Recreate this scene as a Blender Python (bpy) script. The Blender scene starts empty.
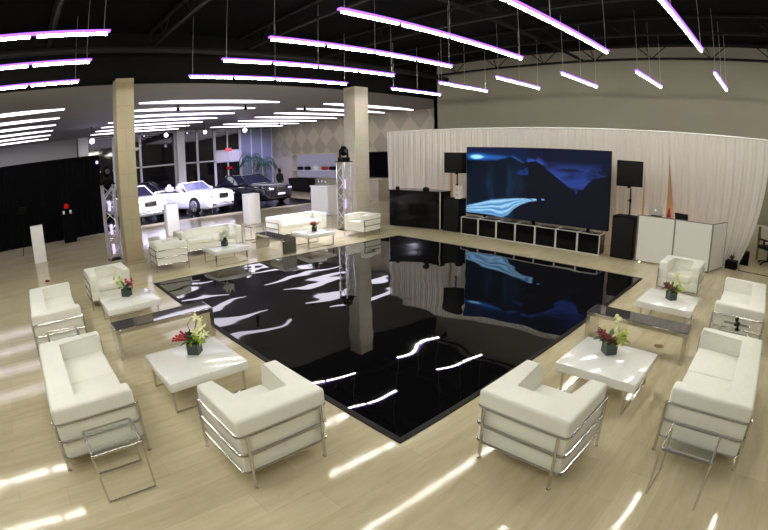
import bpy, bmesh, math, random
from mathutils import Vector, Matrix
PI = math.pi
sc = bpy.context.scene
C = sc.collection
random.seed(7)

# ------------------------------------------------------------------ camera
# world frame: the square dance floor spans (0,0)-(7.3,7.25); metres
cd = bpy.data.cameras.new('camera')
cd.type = 'PANO'
cd.panorama_type = 'FISHEYE_LENS_POLYNOMIAL'
try:
    cd.cycles.panorama_type = 'FISHEYE_LENS_POLYNOMIAL'
except Exception:
    pass
cd.sensor_fit = 'HORIZONTAL'
cd.sensor_width = 36.0
cd.sensor_height = 36.0 * 530 / 768
cd.fisheye_fov = PI
F_MM = 465.757 * 36.0 / 768.0
cd.fisheye_polynomial_k0 = 0.0
cd.fisheye_polynomial_k1 = -1.0 / F_MM
cd.fisheye_polynomial_k2 = 0.0
cd.fisheye_polynomial_k3 = 0.0
cd.fisheye_polynomial_k4 = 0.0
cd.clip_end = 200
cam = bpy.data.objects.new('camera', cd)
C.objects.link(cam)
sc.camera = cam
PITCH, ROLL, YAW = 0.2396, -0.0164, 0.7571
_f = Vector((0, math.cos(PITCH), -math.sin(PITCH)))
_r = Vector((1, 0, 0))
_u = _r.cross(_f)
_c, _s = math.cos(ROLL), math.sin(ROLL)
_r2, _u2 = _c * _r + _s * _u, -_s * _r + _c * _u
RZ = Matrix.Rotation(-YAW, 3, 'Z')
_r2, _u2, _f = RZ @ _r2, RZ @ _u2, RZ @ _f
H_CAM = 2.45
loc = RZ @ (Vector((0, 0, H_CAM)) - Vector((0.0476 * H_CAM, 1.388 * H_CAM, 0)))
m = Matrix((( _r2.x, _u2.x, -_f.x, loc.x), (_r2.y, _u2.y, -_f.y, loc.y), (_r2.z, _u2.z, -_f.z, loc.z), (0, 0, 0, 1)))
cam.matrix_world = m

# ------------------------------------------------------------------ world, exposure
w = bpy.data.worlds.new('world')
sc.world = w
w.use_nodes = True
w.node_tree.nodes['Background'].inputs[0].default_value = (0.02, 0.022, 0.03, 1)
w.node_tree.nodes['Background'].inputs[1].default_value = 1.0
sc.view_settings.view_transform = 'Standard'
sc.view_settings.look = 'None'
sc.view_settings.exposure = 0.14
sc.view_settings.gamma = 1.0
sc.view_settings.use_curve_mapping = False
sc.cycles.use_denoising = True
sc.cycles.max_bounces = 8
sc.cycles.sample_clamp_indirect = 8.0

TUBE_E = 63.0       # fluorescent tubes over the hall
COVE_E = 3.2        # light slots of the showroom ceiling
SPOT_E = 3400.0      # added spots that brighten the car fronts

def lamp(name, kind, loc, energy, color, target=None, **kw):
    l = bpy.data.lights.new(name, kind)
    l.energy = energy
    l.color = color
    for k, v in kw.items():
        setattr(l, k, v)
    o = bpy.data.objects.new(name, l)
    C.objects.link(o)
    o.location = loc
    if target is not None:
        o.rotation_euler = (Vector(target) - Vector(loc)).to_track_quat('-Z', 'Y').to_euler()
    return o

lamp('added_spot_lamp', 'SPOT', (3.6, 15.38, 4.5), SPOT_E, (0.72, 0.7, 1.0), (3.0, 19.5, 0.6), spot_size=1.2, spot_blend=0.6, shadow_soft_size=0.12)  # added lamps without a visible fitting, brightening car fronts and palms
lamp('added_spot_lamp', 'SPOT', (6.6, 15.38, 4.5), SPOT_E, (0.72, 0.7, 1.0), (5.9, 19.6, 0.6), spot_size=1.2, spot_blend=0.6, shadow_soft_size=0.12)
lamp('added_spot_lamp', 'SPOT', (9.6, 15.38, 4.5), SPOT_E, (0.72, 0.7, 1.0), (9.8, 20.0, 0.6), spot_size=1.2, spot_blend=0.6, shadow_soft_size=0.12)
lamp('added_spot_lamp', 'SPOT', (13.4, 24.0, 4.5), 900, (0.5, 0.45, 1.0), (13.8, 27.8, 1.6), spot_size=1.3, spot_blend=0.6, shadow_soft_size=0.12)
lamp('moving_head_lamp', 'SPOT', (.02, 10.68, 2.52), 900, (0.84, 0.83, 1.0), (5.2, 12.3, 0.2), spot_size=1.5, spot_blend=0.9, shadow_soft_size=0.06)
lamp('moving_head_lamp', 'SPOT', (6.74, 9.28, 2.62), 650, (0.84, 0.83, 1.0), (5.4, 9.3, 0.3), spot_size=1.7, spot_blend=0.9, shadow_soft_size=0.06)
# warm uplights hidden behind the booth and the bar, at the openings of the drape
AMBER = (1.0, 0.55, 0.22)
for yy in (0.22, 0.93, 7.45):
    lamp('uplight_lamp', 'POINT', (10.56, yy, 0.35), 7, AMBER, shadow_soft_size=0.05)

# ------------------------------------------------------------------ materials
def mat(name, col, rough=0.5, metal=0.0, spec=0.5, coat=0.0, emit=None, emit_s=0.0, bump=0.0, bscale=40.0, vary=0.0, vscale=6.0, sheen=0.0):
    m = bpy.data.materials.new(name)
    m.use_nodes = True
    nt = m.node_tree
    b = nt.nodes['Principled BSDF']
    b.inputs['Base Color'].default_value = (*col, 1)
    b.inputs['Roughness'].default_value = rough
    b.inputs['Metallic'].default_value = metal
    b.inputs['Specular IOR Level'].default_value = spec
    b.inputs['Coat Weight'].default_value = coat
    b.inputs['Sheen Weight'].default_value = sheen
    if emit:
        b.inputs['Emission Color'].default_value = (*emit, 1)
        b.inputs['Emission Strength'].default_value = emit_s
    tc = nt.nodes.new('ShaderNodeTexCoord')
    n = nt.nodes.new('ShaderNodeTexNoise')
    n.inputs['Scale'].default_value = vscale
    n.inputs['Detail'].default_value = 4
    nt.links.new(tc.outputs['Object'], n.inputs['Vector'])
    r = nt.nodes.new('ShaderNodeMix')
    r.data_type = 'RGBA'
    v = max(vary, 0.02)
    r.inputs[6].default_value = (*[max(0, c * (1 - v)) for c in col], 1)
    r.inputs[7].default_value = (*[min(1, c * (1 + v)) for c in col], 1)
    nt.links.new(n.outputs['Fac'], r.inputs[0])
    nt.links.new(r.outputs[2], b.inputs['Base Color'])
    if bump > 0:
        n2 = nt.nodes.new('ShaderNodeTexNoise')
        n2.inputs['Scale'].default_value = bscale
        nt.links.new(tc.outputs['Object'], n2.inputs['Vector'])
        bp = nt.nodes.new('ShaderNodeBump')
        bp.inputs['Strength'].default_value = bump
        bp.inputs['Distance'].default_value = 0.02
        nt.links.new(n2.outputs['Fac'], bp.inputs['Height'])
        nt.links.new(bp.outputs[0], b.inputs['Normal'])
    return m

def emis(name, col, s):
    m = bpy.data.materials.new(name)
    m.use_nodes = True
    nt = m.node_tree
    nt.nodes.clear()
    e = nt.nodes.new('ShaderNodeEmission')
    e.inputs[0].default_value = (*col, 1)
    e.inputs[1].default_value = s
    o = nt.nodes.new('ShaderNodeOutputMaterial')
    nt.links.new(e.outputs[0], o.inputs[0])
    return m

def glass(name, col, rough=0.02, alpha=0.25):
    m = bpy.data.materials.new(name)
    m.use_nodes = True
    nt = m.node_tree
    b = nt.nodes['Principled BSDF']
    b.inputs['Base Color'].default_value = (*col, 1)
    b.inputs['Roughness'].default_value = rough
    b.inputs['Alpha'].default_value = alpha
    return m

M = {}
M['leather'] = mat('cream_leather', (0.80, 0.79, 0.71), 0.42, bump=0.15, bscale=14, vary=0.03)
M['chrome'] = mat('chrome', (0.62, 0.61, 0.58), 0.18, 1.0)
M['mirror'] = mat('mirror_steel', (0.68, 0.67, 0.64), 0.16, 1.0)
M['dark_glass'] = mat('dark_mirror_glass', (0.05, 0.045, 0.045), 0.03, 0.0, spec=0.9)
M['white_gloss'] = mat('white_lacquer', (0.84, 0.84, 0.81), 0.12, coat=0.6)
M['white_matte'] = mat('white_laminate', (0.82, 0.81, 0.82), 0.4)
M['black_matte'] = mat('black_paint', (0.004, 0.004, 0.004), 0.6, spec=0.06)
M['black_cloth'] = mat('black_velour', (0.004, 0.004, 0.005), 0.95, spec=0.05)
M['black_gloss'] = mat('black_acrylic', (0.003, 0.003, 0.004), 0.12, spec=0.16)
M['rubber'] = mat('rubber', (0.010, 0.010, 0.010), 0.6, spec=.15)
M['ceiling_black'] = mat('black_roof_deck', (0.004, 0.004, 0.004), 0.9, spec=0.05)
M['joist'] = mat('dark_steel', (0.009, 0.009, 0.0085), 0.7, spec=0.1)
M['green'] = mat('leaf_green', (0.05, 0.13, 0.03), 0.5, vary=0.3)
M['dkgreen'] = mat('dark_leaf', (0.015, 0.05, 0.02), 0.45, vary=0.3)
M['palm'] = mat('palm_green', (0.012, 0.09, 0.03), 0.5, vary=0.3)
M['yellow'] = mat('orchid_yellow_green', (0.55, 0.62, 0.12), 0.5, vary=0.15)
M['cream'] = mat('orchid_cream', (0.82, 0.82, 0.45), 0.5, vary=0.1)
M['lime'] = mat('orchid_lime', (0.35, 0.5, 0.04), 0.5, vary=0.2)
M['red'] = mat('flower_red', (0.17, 0.004, 0.008), 0.5, vary=0.3)
M['brightred'] = mat('bright_red', (0.45, 0.015, 0.03), 0.5)
M['white_petal'] = mat('petal_white', (0.75, 0.78, 0.65), 0.5)
M['vase'] = mat('dark_green_vase', (0.02, 0.045, 0.03), 0.08, spec=0.7)
M['glass'] = glass('clear_glass', (0.50, 0.60, 0.55), 0.02, 0.06)
M['stem_glass'] = glass('drinking_glass', (0.9, 0.9, 0.95), 0.02, 0.4)
M['truss'] = mat('aluminium', (0.62, 0.61, 0.64), 0.3, 0.9)
M['silver'] = mat('silver_trim', (0.66, 0.65, 0.62), 0.35, 0.4)
M['darkmetal'] = mat('dull_metal', (0.22, 0.21, 0.20), 0.4, 0.6)
M['column'] = None
M['carwhite'] = mat('white_car_paint', (0.86, 0.86, 0.9), 0.2, coat=1.0)
M['carblack'] = mat('black_car_paint', (0.008, 0.008, 0.012), 0.08, coat=1.0)
M['carglass'] = mat('tinted_glass', (0.015, 0.015, 0.03), 0.04, spec=0.8)
M['tan_leather'] = mat('car_interior', (0.6, 0.57, 0.55), 0.5)
M['rim'] = mat('wheel_rim', (0.6, 0.6, 0.65), 0.25, 0.9)
M['headlamp'] = mat('head_lamp', (0.7, 0.72, 0.85), 0.08, 0.3, coat=1.0)
M['skin'] = mat('skin', (0.12, 0.07, 0.05), 0.55)
M['brass'] = mat('brass_cover', (0.28, 0.2, 0.09), 0.4, 0.7)
M['tube'] = emis('tube_light', (1.0, 0.985, 0.85), TUBE_E)
M['halo'] = emis('violet_halo', (0.40, 0.14, 1.0), 2.0)  # violet fringe of light around the tubes, put into a glowing housing
M['cove'] = emis('slot_light', (0.90, 0.86, 1.0), COVE_E)
M['led'] = emis('led_head', (0.75, 0.62, 1.0), 14)
M['lens'] = emis('violet_lens', (0.62, 0.5, 1.0), 1.5)
M['exit'] = emis('exit_red', (1.0, 0.02, 0.03), 0.9)
M['redglow'] = emis('red_glow', (1.0, 0.02, 0.01), 0.35)
M['apple'] = emis('white_glow', (1, 1, 1), 1.0)

def tiled_wall(name, c1, c2, sx, sy, mortar, rough=0.6, msize=0.004, mottle=0.35):
    m = bpy.data.materials.new(name)
    m.use_nodes = True
    nt = m.node_tree
    b = nt.nodes['Principled BSDF']
    b.inputs['Roughness'].default_value = rough
    tc = nt.nodes.new('ShaderNodeTexCoord')
    sp = nt.nodes.new('ShaderNodeSeparateXYZ')
    ad = nt.nodes.new('ShaderNodeMath'); ad.operation = 'ADD'
    cb = nt.nodes.new('ShaderNodeCombineXYZ')
    nt.links.new(tc.outputs['Object'], sp.inputs[0])
    nt.links.new(sp.outputs[0], ad.inputs[0]); nt.links.new(sp.outputs[1], ad.inputs[1])
    nt.links.new(ad.outputs[0], cb.inputs[0]); nt.links.new(sp.outputs[2], cb.inputs[1])
    br = nt.nodes.new('ShaderNodeTexBrick')
    br.inputs['Color1'].default_value = (*c1, 1)
    br.inputs['Color2'].default_value = (*c2, 1)
    br.inputs['Mortar'].default_value = (*mortar, 1)
    br.inputs['Scale'].default_value = 1
    br.inputs['Mortar Size'].default_value = msize
    br.inputs['Brick Width'].default_value = sx
    br.inputs['Row Height'].default_value = sy
    nt.links.new(cb.outputs[0], br.inputs['Vector'])
    n = nt.nodes.new('ShaderNodeTexNoise')
    n.inputs['Scale'].default_value = 2.5
    n.inputs['Detail'].default_value = 6
    nt.links.new(tc.outputs['Object'], n.inputs['Vector'])
    mx = nt.nodes.new('ShaderNodeMix'); mx.data_type = 'RGBA'; mx.blend_type = 'MULTIPLY'
    mx.inputs[0].default_value = mottle
    nt.links.new(br.outputs['Color'], mx.inputs[6])
    nt.links.new(n.outputs['Color'], mx.inputs[7])
    nt.links.new(mx.outputs[2], b.inputs['Base Color'])
    return m

M['column'] = tiled_wall('stone_cladding', (0.50, 0.42, 0.27), (0.45, 0.38, 0.245), 0.62, 0.58, (0.30, 0.25, 0.16), 0.45)
M['column_lit'] = tiled_wall('lit_stone_cladding', (0.58, 0.53, 0.44), (0.55, 0.50, 0.42), 0.62, 0.58, (0.42, 0.38, 0.32), 0.45)  # same stone made paler for the violet light on the far column
M['beige_wall'] = tiled_wall('beige_block_wall', (0.31, 0.285, 0.225), (0.30, 0.276, 0.218), 4.0, 0.4, (0.29, 0.265, 0.215), 0.8, mottle=0.06)
M['low_ceiling'] = mat('grey_ceiling', (0.25, 0.245, 0.24), 0.8)
M['grey_wall'] = mat('grey_wall', (0.45, 0.43, 0.44), 0.8)
M['cream_wall'] = mat('cream_wall', (0.52, 0.48, 0.37), 0.7)

def floor_mat():
    m = bpy.data.materials.new('polished_beige_stone')
    m.use_nodes = True
    nt = m.node_tree
    L = nt.links
    b = nt.nodes['Principled BSDF']
    tc = nt.nodes.new('ShaderNodeTexCoord')
    mp = nt.nodes.new('ShaderNodeMapping')
    mp.inputs['Rotation'].default_value = (0, 0, math.radians(0))
    mp.inputs['Scale'].default_value = (1.1, 6.5, 1)
    L.new(tc.outputs['Object'], mp.inputs[0])
    n = nt.nodes.new('ShaderNodeTexNoise')
    n.inputs['Scale'].default_value = 1.6; n.inputs['Detail'].default_value = 10; n.inputs['Roughness'].default_value = 0.65; n.inputs['Distortion'].default_value = 0.2
    L.new(mp.outputs[0], n.inputs['Vector'])
    cr = nt.nodes.new('ShaderNodeValToRGB')
    cr.color_ramp.elements[0].position = 0.3
    cr.color_ramp.elements[0].color = (0.50, 0.425, 0.27, 1)
    cr.color_ramp.elements[1].position = 0.7
    cr.color_ramp.elements[1].color = (0.62, 0.545, 0.375, 1)
    L.new(n.outputs['Fac'], cr.inputs[0])
    br = nt.nodes.new('ShaderNodeTexBrick')
    br.inputs['Scale'].default_value = 1
    br.inputs['Brick Width'].default_value = 0.9
    br.inputs['Row Height'].default_value = 0.3
    br.inputs['Mortar Size'].default_value = 0.0025
    br.inputs['Color1'].default_value = (1, 1, 1, 1)
    br.inputs['Color2'].default_value = (0.88, 0.87, 0.85, 1)
    br.inputs['Mortar'].default_value = (0.82, 0.80, 0.76, 1)
    L.new(tc.outputs['Object'], br.inputs['Vector'])
    mx = nt.nodes.new('ShaderNodeMix'); mx.data_type = 'RGBA'; mx.blend_type = 'MULTIPLY'
    mx.inputs[0].default_value = 1.0
    L.new(cr.outputs[0], mx.inputs[6]); L.new(br.outputs['Color'], mx.inputs[7])
    L.new(mx.outputs[2], b.inputs['Base Color'])
    b.inputs['Roughness'].default_value = 0.075
    b.inputs['Specular IOR Level'].default_value = 0.36
    n2 = nt.nodes.new('ShaderNodeTexNoise')
    n2.inputs['Scale'].default_value = 1.6
    L.new(tc.outputs['Object'], n2.inputs['Vector'])
    bp = nt.nodes.new('ShaderNodeBump')
    bp.inputs['Strength'].default_value = 0.2
    bp.inputs['Distance'].default_value = 0.004
    L.new(n2.outputs['Fac'], bp.inputs['Height'])
    L.new(bp.outputs[0], b.inputs['Normal'])
    return m
M['floor'] = floor_mat()

def dance_mat():
    m = bpy.data.materials.new('black_mirror_vinyl')
    m.use_nodes = True
    nt = m.node_tree
    L = nt.links
    b = nt.nodes['Principled BSDF']
    b.inputs['Base Color'].default_value = (0.003, 0.003, 0.0035, 1)
    b.inputs['Roughness'].default_value = 0.02
    b.inputs['IOR'].default_value = 1.5
    tc = nt.nodes.new('ShaderNodeTexCoord')
    n = nt.nodes.new('ShaderNodeTexNoise')
    n.inputs['Scale'].default_value = 0.85
    n.inputs['Detail'].default_value = 1.0
    L.new(tc.outputs['Object'], n.inputs['Vector'])
    bp = nt.nodes.new('ShaderNodeBump')
    bp.inputs['Strength'].default_value = 1.0
    bp.inputs['Distance'].default_value = 0.014
    L.new(n.outputs['Fac'], bp.inputs['Height'])
    L.new(bp.outputs[0], b.inputs['Normal'])
    return m
M['dance'] = dance_mat()

def sheer_mat():
    m = bpy.data.materials.new('white_sheer')
    m.use_nodes = True
    nt = m.node_tree
    b = nt.nodes['Principled BSDF']
    b.inputs['Base Color'].default_value = (0.86, 0.82, 0.79, 1)
    b.inputs['Roughness'].default_value = 0.8
    tr = nt.nodes.new('ShaderNodeBsdfTranslucent')
    tr.inputs[0].default_value = (0.85, 0.80, 0.77, 1)
    mx = nt.nodes.new('ShaderNodeMixShader')
    mx.inputs[0].default_value = 0.3
    out = nt.nodes['Material Output']
    nt.links.new(b.outputs[0], mx.inputs[1]); nt.links.new(tr.outputs[0], mx.inputs[2])
    nt.links.new(mx.outputs[0], out.inputs[0])
    return m
M['sheer'] = sheer_mat()

def diamond_mat():
    m = bpy.data.materials.new('diamond_panels')
    m.use_nodes = True
    nt = m.node_tree
    L = nt.links
    b = nt.nodes['Principled BSDF']
    b.inputs['Roughness'].default_value = 0.6
    tc = nt.nodes.new('ShaderNodeTexCoord')
    mp = nt.nodes.new('ShaderNodeMapping')
    mp.inputs['Rotation'].default_value = (math.radians(45), 0, 0)
    mp.inputs['Scale'].default_value = (0, 0.95, 0.95)
    L.new(tc.outputs['Object'], mp.inputs[0])
    ch = nt.nodes.new('ShaderNodeTexChecker')
    ch.inputs['Scale'].default_value = 1.0
    ch.inputs['Color1'].default_value = (0.50, 0.45, 0.32, 1)
    ch.inputs['Color2'].default_value = (0.38, 0.34, 0.25, 1)
    L.new(mp.outputs[0], ch.inputs['Vector'])
    L.new(ch.outputs[0], b.inputs['Base Color'])
    return m
M['diamond'] = diamond_mat()

# ------------------------------------------------------------------ mesh helpers
class MB:
    def __init__(s): s.bm = bmesh.new()
    def box(s, c, d, r=0.0, seg=2, rot=None):
        res = bmesh.ops.create_cube(s.bm, size=1.0)
        vs = res['verts']
        for v in vs:
            v.co = Vector((v.co.x * d[0], v.co.y * d[1], v.co.z * d[2]))
        if r > 0:
            es = list({e for v in vs for e in v.link_edges})
            g = bmesh.ops.bevel(s.bm, geom=es, offset=min(r, min(d) * 0.49), segments=seg, profile=0.5, affect='EDGES')
            vs = list({v for f in g['faces'] for v in f.verts} | {v for v in vs if v.is_valid})
        mt = Matrix.Translation(Vector(c))
        if rot is not None: mt = mt @ rot.to_4x4()
        for v in vs: v.co = mt @ v.co
        return s
    def span(s, a, b, r=0.0, seg=2):
        c = [(a[i] + b[i]) / 2 for i in range(3)]
        return s.box(c, [abs(b[i] - a[i]) for i in range(3)], r, seg)
    def tube(s, pts, r, n=8, closed=False, r2=None):
        pts = [Vector(p) for p in pts]
        k = len(pts); rings = []
        up = Vector((0, 0, 1))
        for i, p in enumerate(pts):
            if closed: t = pts[(i + 1) % k] - pts[i - 1]
            else: t = pts[min(i + 1, k - 1)] - pts[max(i - 1, 0)]
            t.normalize()
            a = t.cross(up)
            if a.length < 1e-3: a = t.cross(Vector((1, 0, 0)))
            a.normalize(); b = t.cross(a)
            rr = r if r2 is None else r + (r2 - r) * i / max(1, k - 1)
            rings.append([s.bm.verts.new(p + (a * math.cos(2 * PI * j / n) + b * math.sin(2 * PI * j / n)) * rr) for j in range(n)])
        m_ = k if closed else k - 1
        for i in range(m_):
            A, B = rings[i], rings[(i + 1) % k]
            for j in range(n):
                s.bm.faces.new((A[j], A[(j + 1) % n], B[(j + 1) % n], B[j]))
        if not closed:
            s.bm.faces.new(rings[0][::-1]); s.bm.faces.new(rings[-1])
        return s
    def lathe(s, prof, c=(0, 0, 0), n=20, rot=None):
        rings = []
        mt = Matrix.Translation(Vector(c))
        if rot is not None: mt = mt @ rot.to_4x4()
        for (r, z) in prof:
            rings.append([s.bm.verts.new(mt @ Vector((r * math.cos(2 * PI * j / n), r * math.sin(2 * PI * j / n), z))) for j in range(n)])
        for A, B in zip(rings, rings[1:]):
            for j in range(n):
                s.bm.faces.new((A[j], A[(j + 1) % n], B[(j + 1) % n], B[j]))
        s.bm.faces.new(rings[0][::-1]); s.bm.faces.new(rings[-1])
        return s
    def ball(s, c, d, u=10, v=7, rot=None):
        mt = Matrix.Translation(Vector(c))
        if rot is not None: mt = mt @ rot.to_4x4()
        mt = mt @ Matrix.Diagonal((*d, 1))
        bmesh.ops.create_uvsphere(s.bm, u_segments=u, v_segments=v, radius=1.0, matrix=mt)
        return s
    def prism(s, poly, ax, a, b):
        # poly in the two other axes, extruded along axis ax from a to b
        def P(p, t):
            q = list(p); q.insert(ax, t); return Vector(q)
        A = [s.bm.verts.new(P(p, a)) for p in poly]
        B = [s.bm.verts.new(P(p, b)) for p in poly]
        n = len(poly)
        for j in range(n): s.bm.faces.new((A[j], A[(j + 1) % n], B[(j + 1) % n], B[j]))
        s.bm.faces.new(A[::-1]); s.bm.faces.new(B)
        return s
    def quad(s, *p):
        s.bm.faces.new([s.bm.verts.new(Vector(q)) for q in p]); return s
    def leaf(s, base, tip, width, bend=0.0, t=0.0015):
        base, tip = Vector(base), Vector(tip)
        d = tip - base
        side = d.cross(Vector((0, 0, 1)))
        if side.length < 1e-4: side = Vector((1, 0, 0))
        side.normalize(); nrm = side.cross(d).normalized()
        N = 5; L_, R_, L2, R2 = [], [], [], []
        for i in range(N + 1):
            f = i / N
            p = base + d * f + nrm * (math.sin(f * PI) * bend)
            ww = width * math.sin(PI * min(1, max(0.06, f * 0.93 + 0.05))) * 0.5
            L_.append(s.bm.verts.new(p - side * ww)); R_.append(s.bm.verts.new(p + side * ww))
            L2.append(s.bm.verts.new(p - side * ww + nrm * t)); R2.append(s.bm.verts.new(p + side * ww + nrm * t))
        for i in range(N):
            s.bm.faces.new((L_[i], R_[i], R_[i + 1], L_[i + 1]))
            s.bm.faces.new((L2[i + 1], R2[i + 1], R2[i], L2[i]))
            s.bm.faces.new((L_[i + 1], L2[i + 1], L2[i], L_[i])); s.bm.faces.new((R_[i], R2[i], R2[i + 1], R_[i + 1]))
        return s
    def build(s, name, material, parent=None, smooth=True, ang=38):
        bmesh.ops.recalc_face_normals(s.bm, faces=s.bm.faces)
        me = bpy.data.meshes.new(name)
        s.bm.to_mesh(me); s.bm.free()
        if smooth:
            for p in me.polygons: p.use_smooth = True
            me.set_sharp_from_angle(angle=math.radians(ang))
        me.materials.append(material)
        o = bpy.data.objects.new(name, me)
        C.objects.link(o)
        if parent is not None: o.parent = parent
        return o

def tag(o, label, cat, group=None, kind=None):
    if label: o['label'] = label
    if cat: o['category'] = cat
    if group: o['group'] = group
    if kind: o['kind'] = kind
    return o
def thing(name, label, cat, loc=(0, 0, 0), rz=0.0, group=None):
    o = bpy.data.objects.new(name, None)
    o.empty_display_size = 0.2
    C.objects.link(o)
    o.location = loc; o.rotation_euler = (0, 0, rz)
    return tag(o, label, cat, group)
def struct(o, label=None):
    o['kind'] = 'structure'
    if label: o['label'] = label
    return o
def dup(root, loc, rz=0.0, label=None, group=None):
    r = root.copy(); C.objects.link(r)
    r.location = loc; r.rotation_euler = (0, 0, rz)
    if label: r['label'] = label
    if group: r['group'] = group
    for ch in list(root.children):
        c = ch.copy(); C.objects.link(c); c.parent = r
        for g in list(ch.children):
            d = g.copy(); C.objects.link(d); d.parent = c
    return r
def arc(c, r, a0, a1, z, n=6):
    return [(c[0] + r * math.cos(a0 + (a1 - a0) * i / n), c[1] + r * math.sin(a0 + (a1 - a0) * i / n), z) for i in range(n + 1)]

# ------------------------------------------------------------------ shell
DZ = 0.012
struct(MB().span((-9.2, -9.2, -0.1), (22, 40, 0)).build('floor', M['floor'], smooth=False), 'polished beige stone floor in large rectangular tiles')
LOWZ, BY = 4.75, 10.3
struct(MB().span((-9.2, -9.2, 6.15), (13, BY + .2, 6.3)).build('ceiling', M['ceiling_black'], smooth=False), 'black exposed roof deck above the hall')
struct(MB().span((-9.2, BY, LOWZ), (12.8, BY + 0.2, 6.2)).build('trim_1', M['ceiling_black'], smooth=False), 'black bulkhead between the two ceilings')
struct(MB().span((12.8, -9.2, 0), (13.0, BY + .2, 6.2)).build('wall_right', M['beige_wall'], smooth=False), 'tall beige block wall behind the white drape')
struct(MB().span((-9.4, -9.2, 0), (-9.2, 40, 6.2)).build('wall_left', M['grey_wall'], smooth=False))
struct(MB().span((-9.2, -9.4, 0), (13, -9.2, 6.2)).build('wall_back', M['beige_wall'], smooth=False))
# showroom shell
WY = 29.5
struct(MB().span((-9.2, BY + .2, LOWZ), (16.2, WY + .2, LOWZ + .15)).build('ceiling', M['low_ceiling'], smooth=False), 'lower grey showroom ceiling with light slots')
struct(MB().span((16, BY, 0), (16.2, WY, 2.5)).build('wall_showroom', M['cream_wall'], smooth=False))
struct(MB().span((15.95, BY, 2.5), (16.2, WY, LOWZ)).build('wall_diamond', M['diamond'], smooth=False), 'tan wall of large diamond-shaped panels')
struct(MB().span((12.8, BY, 0), (16, BY + .2, LOWZ)).build('wall_return', M['cream_wall'], smooth=False))
struct(MB().span((-9.2, WY, 0), (1.1, WY + .2, LOWZ)).build('wall_front', M['grey_wall'], smooth=False), 'plain grey wall beyond the black curtain')
# columns
for x0, x1, y0, y1, lab in ((-0.02, 0.46, 9.7, 10.2, 'tan stone-clad column beside the black curtain'), (7.78, 8.38, 9.7, 10.3, 'tan stone-clad column beside the white drape')):
    struct(MB().span((x0, y0, 0), (x1, y1, LOWZ + .02), 0.01).span((x0 - .04, y0 - .04, 0), (x1 + .04, y1 + .04, .05)).build('column', M['column' if x0 < 1 else 'column_lit']), lab)
struct(MB().span((1.15, 28.9, 0), (1.8, 29.45, LOWZ)).build('column', M['white_matte'], smooth=False), 'pale column where the grey wall meets the glazing')
struct(MB().span((8.05, 28.9, 0), (8.6, 29.45, LOWZ)).build('column', M['white_matte'], smooth=False), 'pale column between the showroom windows')
# windows: one unit between each pair of uprights
M['night'] = mat('night_glass', (0.006, 0.006, 0.008), 0.05, spec=0.6)
M['mullion'] = mat('white_frame', (0.7, 0.7, 0.74), 0.4)
xs = [(1.8, 3.6), (3.6, 5.5), (5.5, 8.05), (8.6, 9.75), (9.75, 11.1)]
for i, (a, b) in enumerate(xs):
    r = thing('window_%d' % (i + 1), None, None, ((a + b) / 2, WY, 0)); r['kind'] = 'structure'; del_ = None
    h = (b - a) / 2
    f = MB()
    for xx in (-h + .04, h - .04): f.span((xx - .04, -.05, 0), (xx + .04, .05, LOWZ))
    for z in (0.05, 2.45, LOWZ - .05): f.span((-h, -.05, z - .05), (h, .05, z + .05))
    f.build('window_frame', M['mullion'], r, smooth=False)
    MB().span((-h + .04, 0.0, .08), (h - .04, .02, LOWZ - .1)).build('glass_pane', M['night'], r, smooth=False)
# entrance doors with transom
r = thing('door_1', None, None, (12.15, WY, 0)); r['kind'] = 'structure'; r['label'] = 'dark double glass entrance doors under a pale transom panel'
f = MB()
for xx in (-1.0, 0, 1.0): f.span((xx - .05, -.06, 0), (xx + .05, .05, LOWZ))
for z in (2.35, 3.15, LOWZ - .05): f.span((-1.05, -.06, z - .05), (1.05, .05, z + .05))
f.build('door_frame', M['mullion'], r, smooth=False)
MB().span((-.95, -.03, 2.4), (.95, 0, 3.1)).build('transom_panel', M['white_matte'], r, smooth=False)
MB().span((-.95, .02, 3.2), (.95, .04, LOWZ - .1)).build('glass_pane', M['night'], r, smooth=False)
for s_ in (-1, 1):
    d = MB().span((s_ * .5 - .44, 0, .05), (s_ * .5 + .44, .03, 2.3)).build('door_leaf', M['night'], r, smooth=False)
    MB().tube([(s_ * .12, -.06, .9), (s_ * .12, -.06, 1.3)], .02).build('door_handle', M['chrome'], d)
M['bluewall'] = mat('blue_grey_blind', (0.3, 0.32, 0.45), 0.7)
r = thing('window_6', None, None, (14.6, WY, 0)); r['kind'] = 'structure'
f = MB()
for xx in (-1.35, -.45, .45, 1.35): f.span((xx - .04, -.05, 0), (xx + .04, .05, LOWZ))
f.build('window_frame', M['mullion'], r, smooth=False)
b_ = MB()
for k in range(27): b_.span((-1.33 + k * .1, 0, .05), (-1.25 + k * .1, .03, LOWZ - .05))
b_.build('window_blind', M['bluewall'], r, smooth=False)
def text_mesh(txt, size, name, material, parent, loc, rot, depth=0.004):
    cu = bpy.data.curves.new(name, 'FONT')
    cu.body = txt; cu.size = size; cu.extrude = depth; cu.align_x = 'CENTER'; cu.align_y = 'CENTER'
    o = bpy.data.objects.new(name, cu)
    C.objects.link(o)
    bpy.context.view_layer.update()
    me = bpy.data.meshes.new_from_object(o)
    C.objects.unlink(o); bpy.data.objects.remove(o)
    me.materials.clear(); me.materials.append(material)
    o = bpy.data.objects.new(name, me); C.objects.link(o)
    o.parent = parent; o.location = loc; o.rotation_euler = rot
    return o
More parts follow.
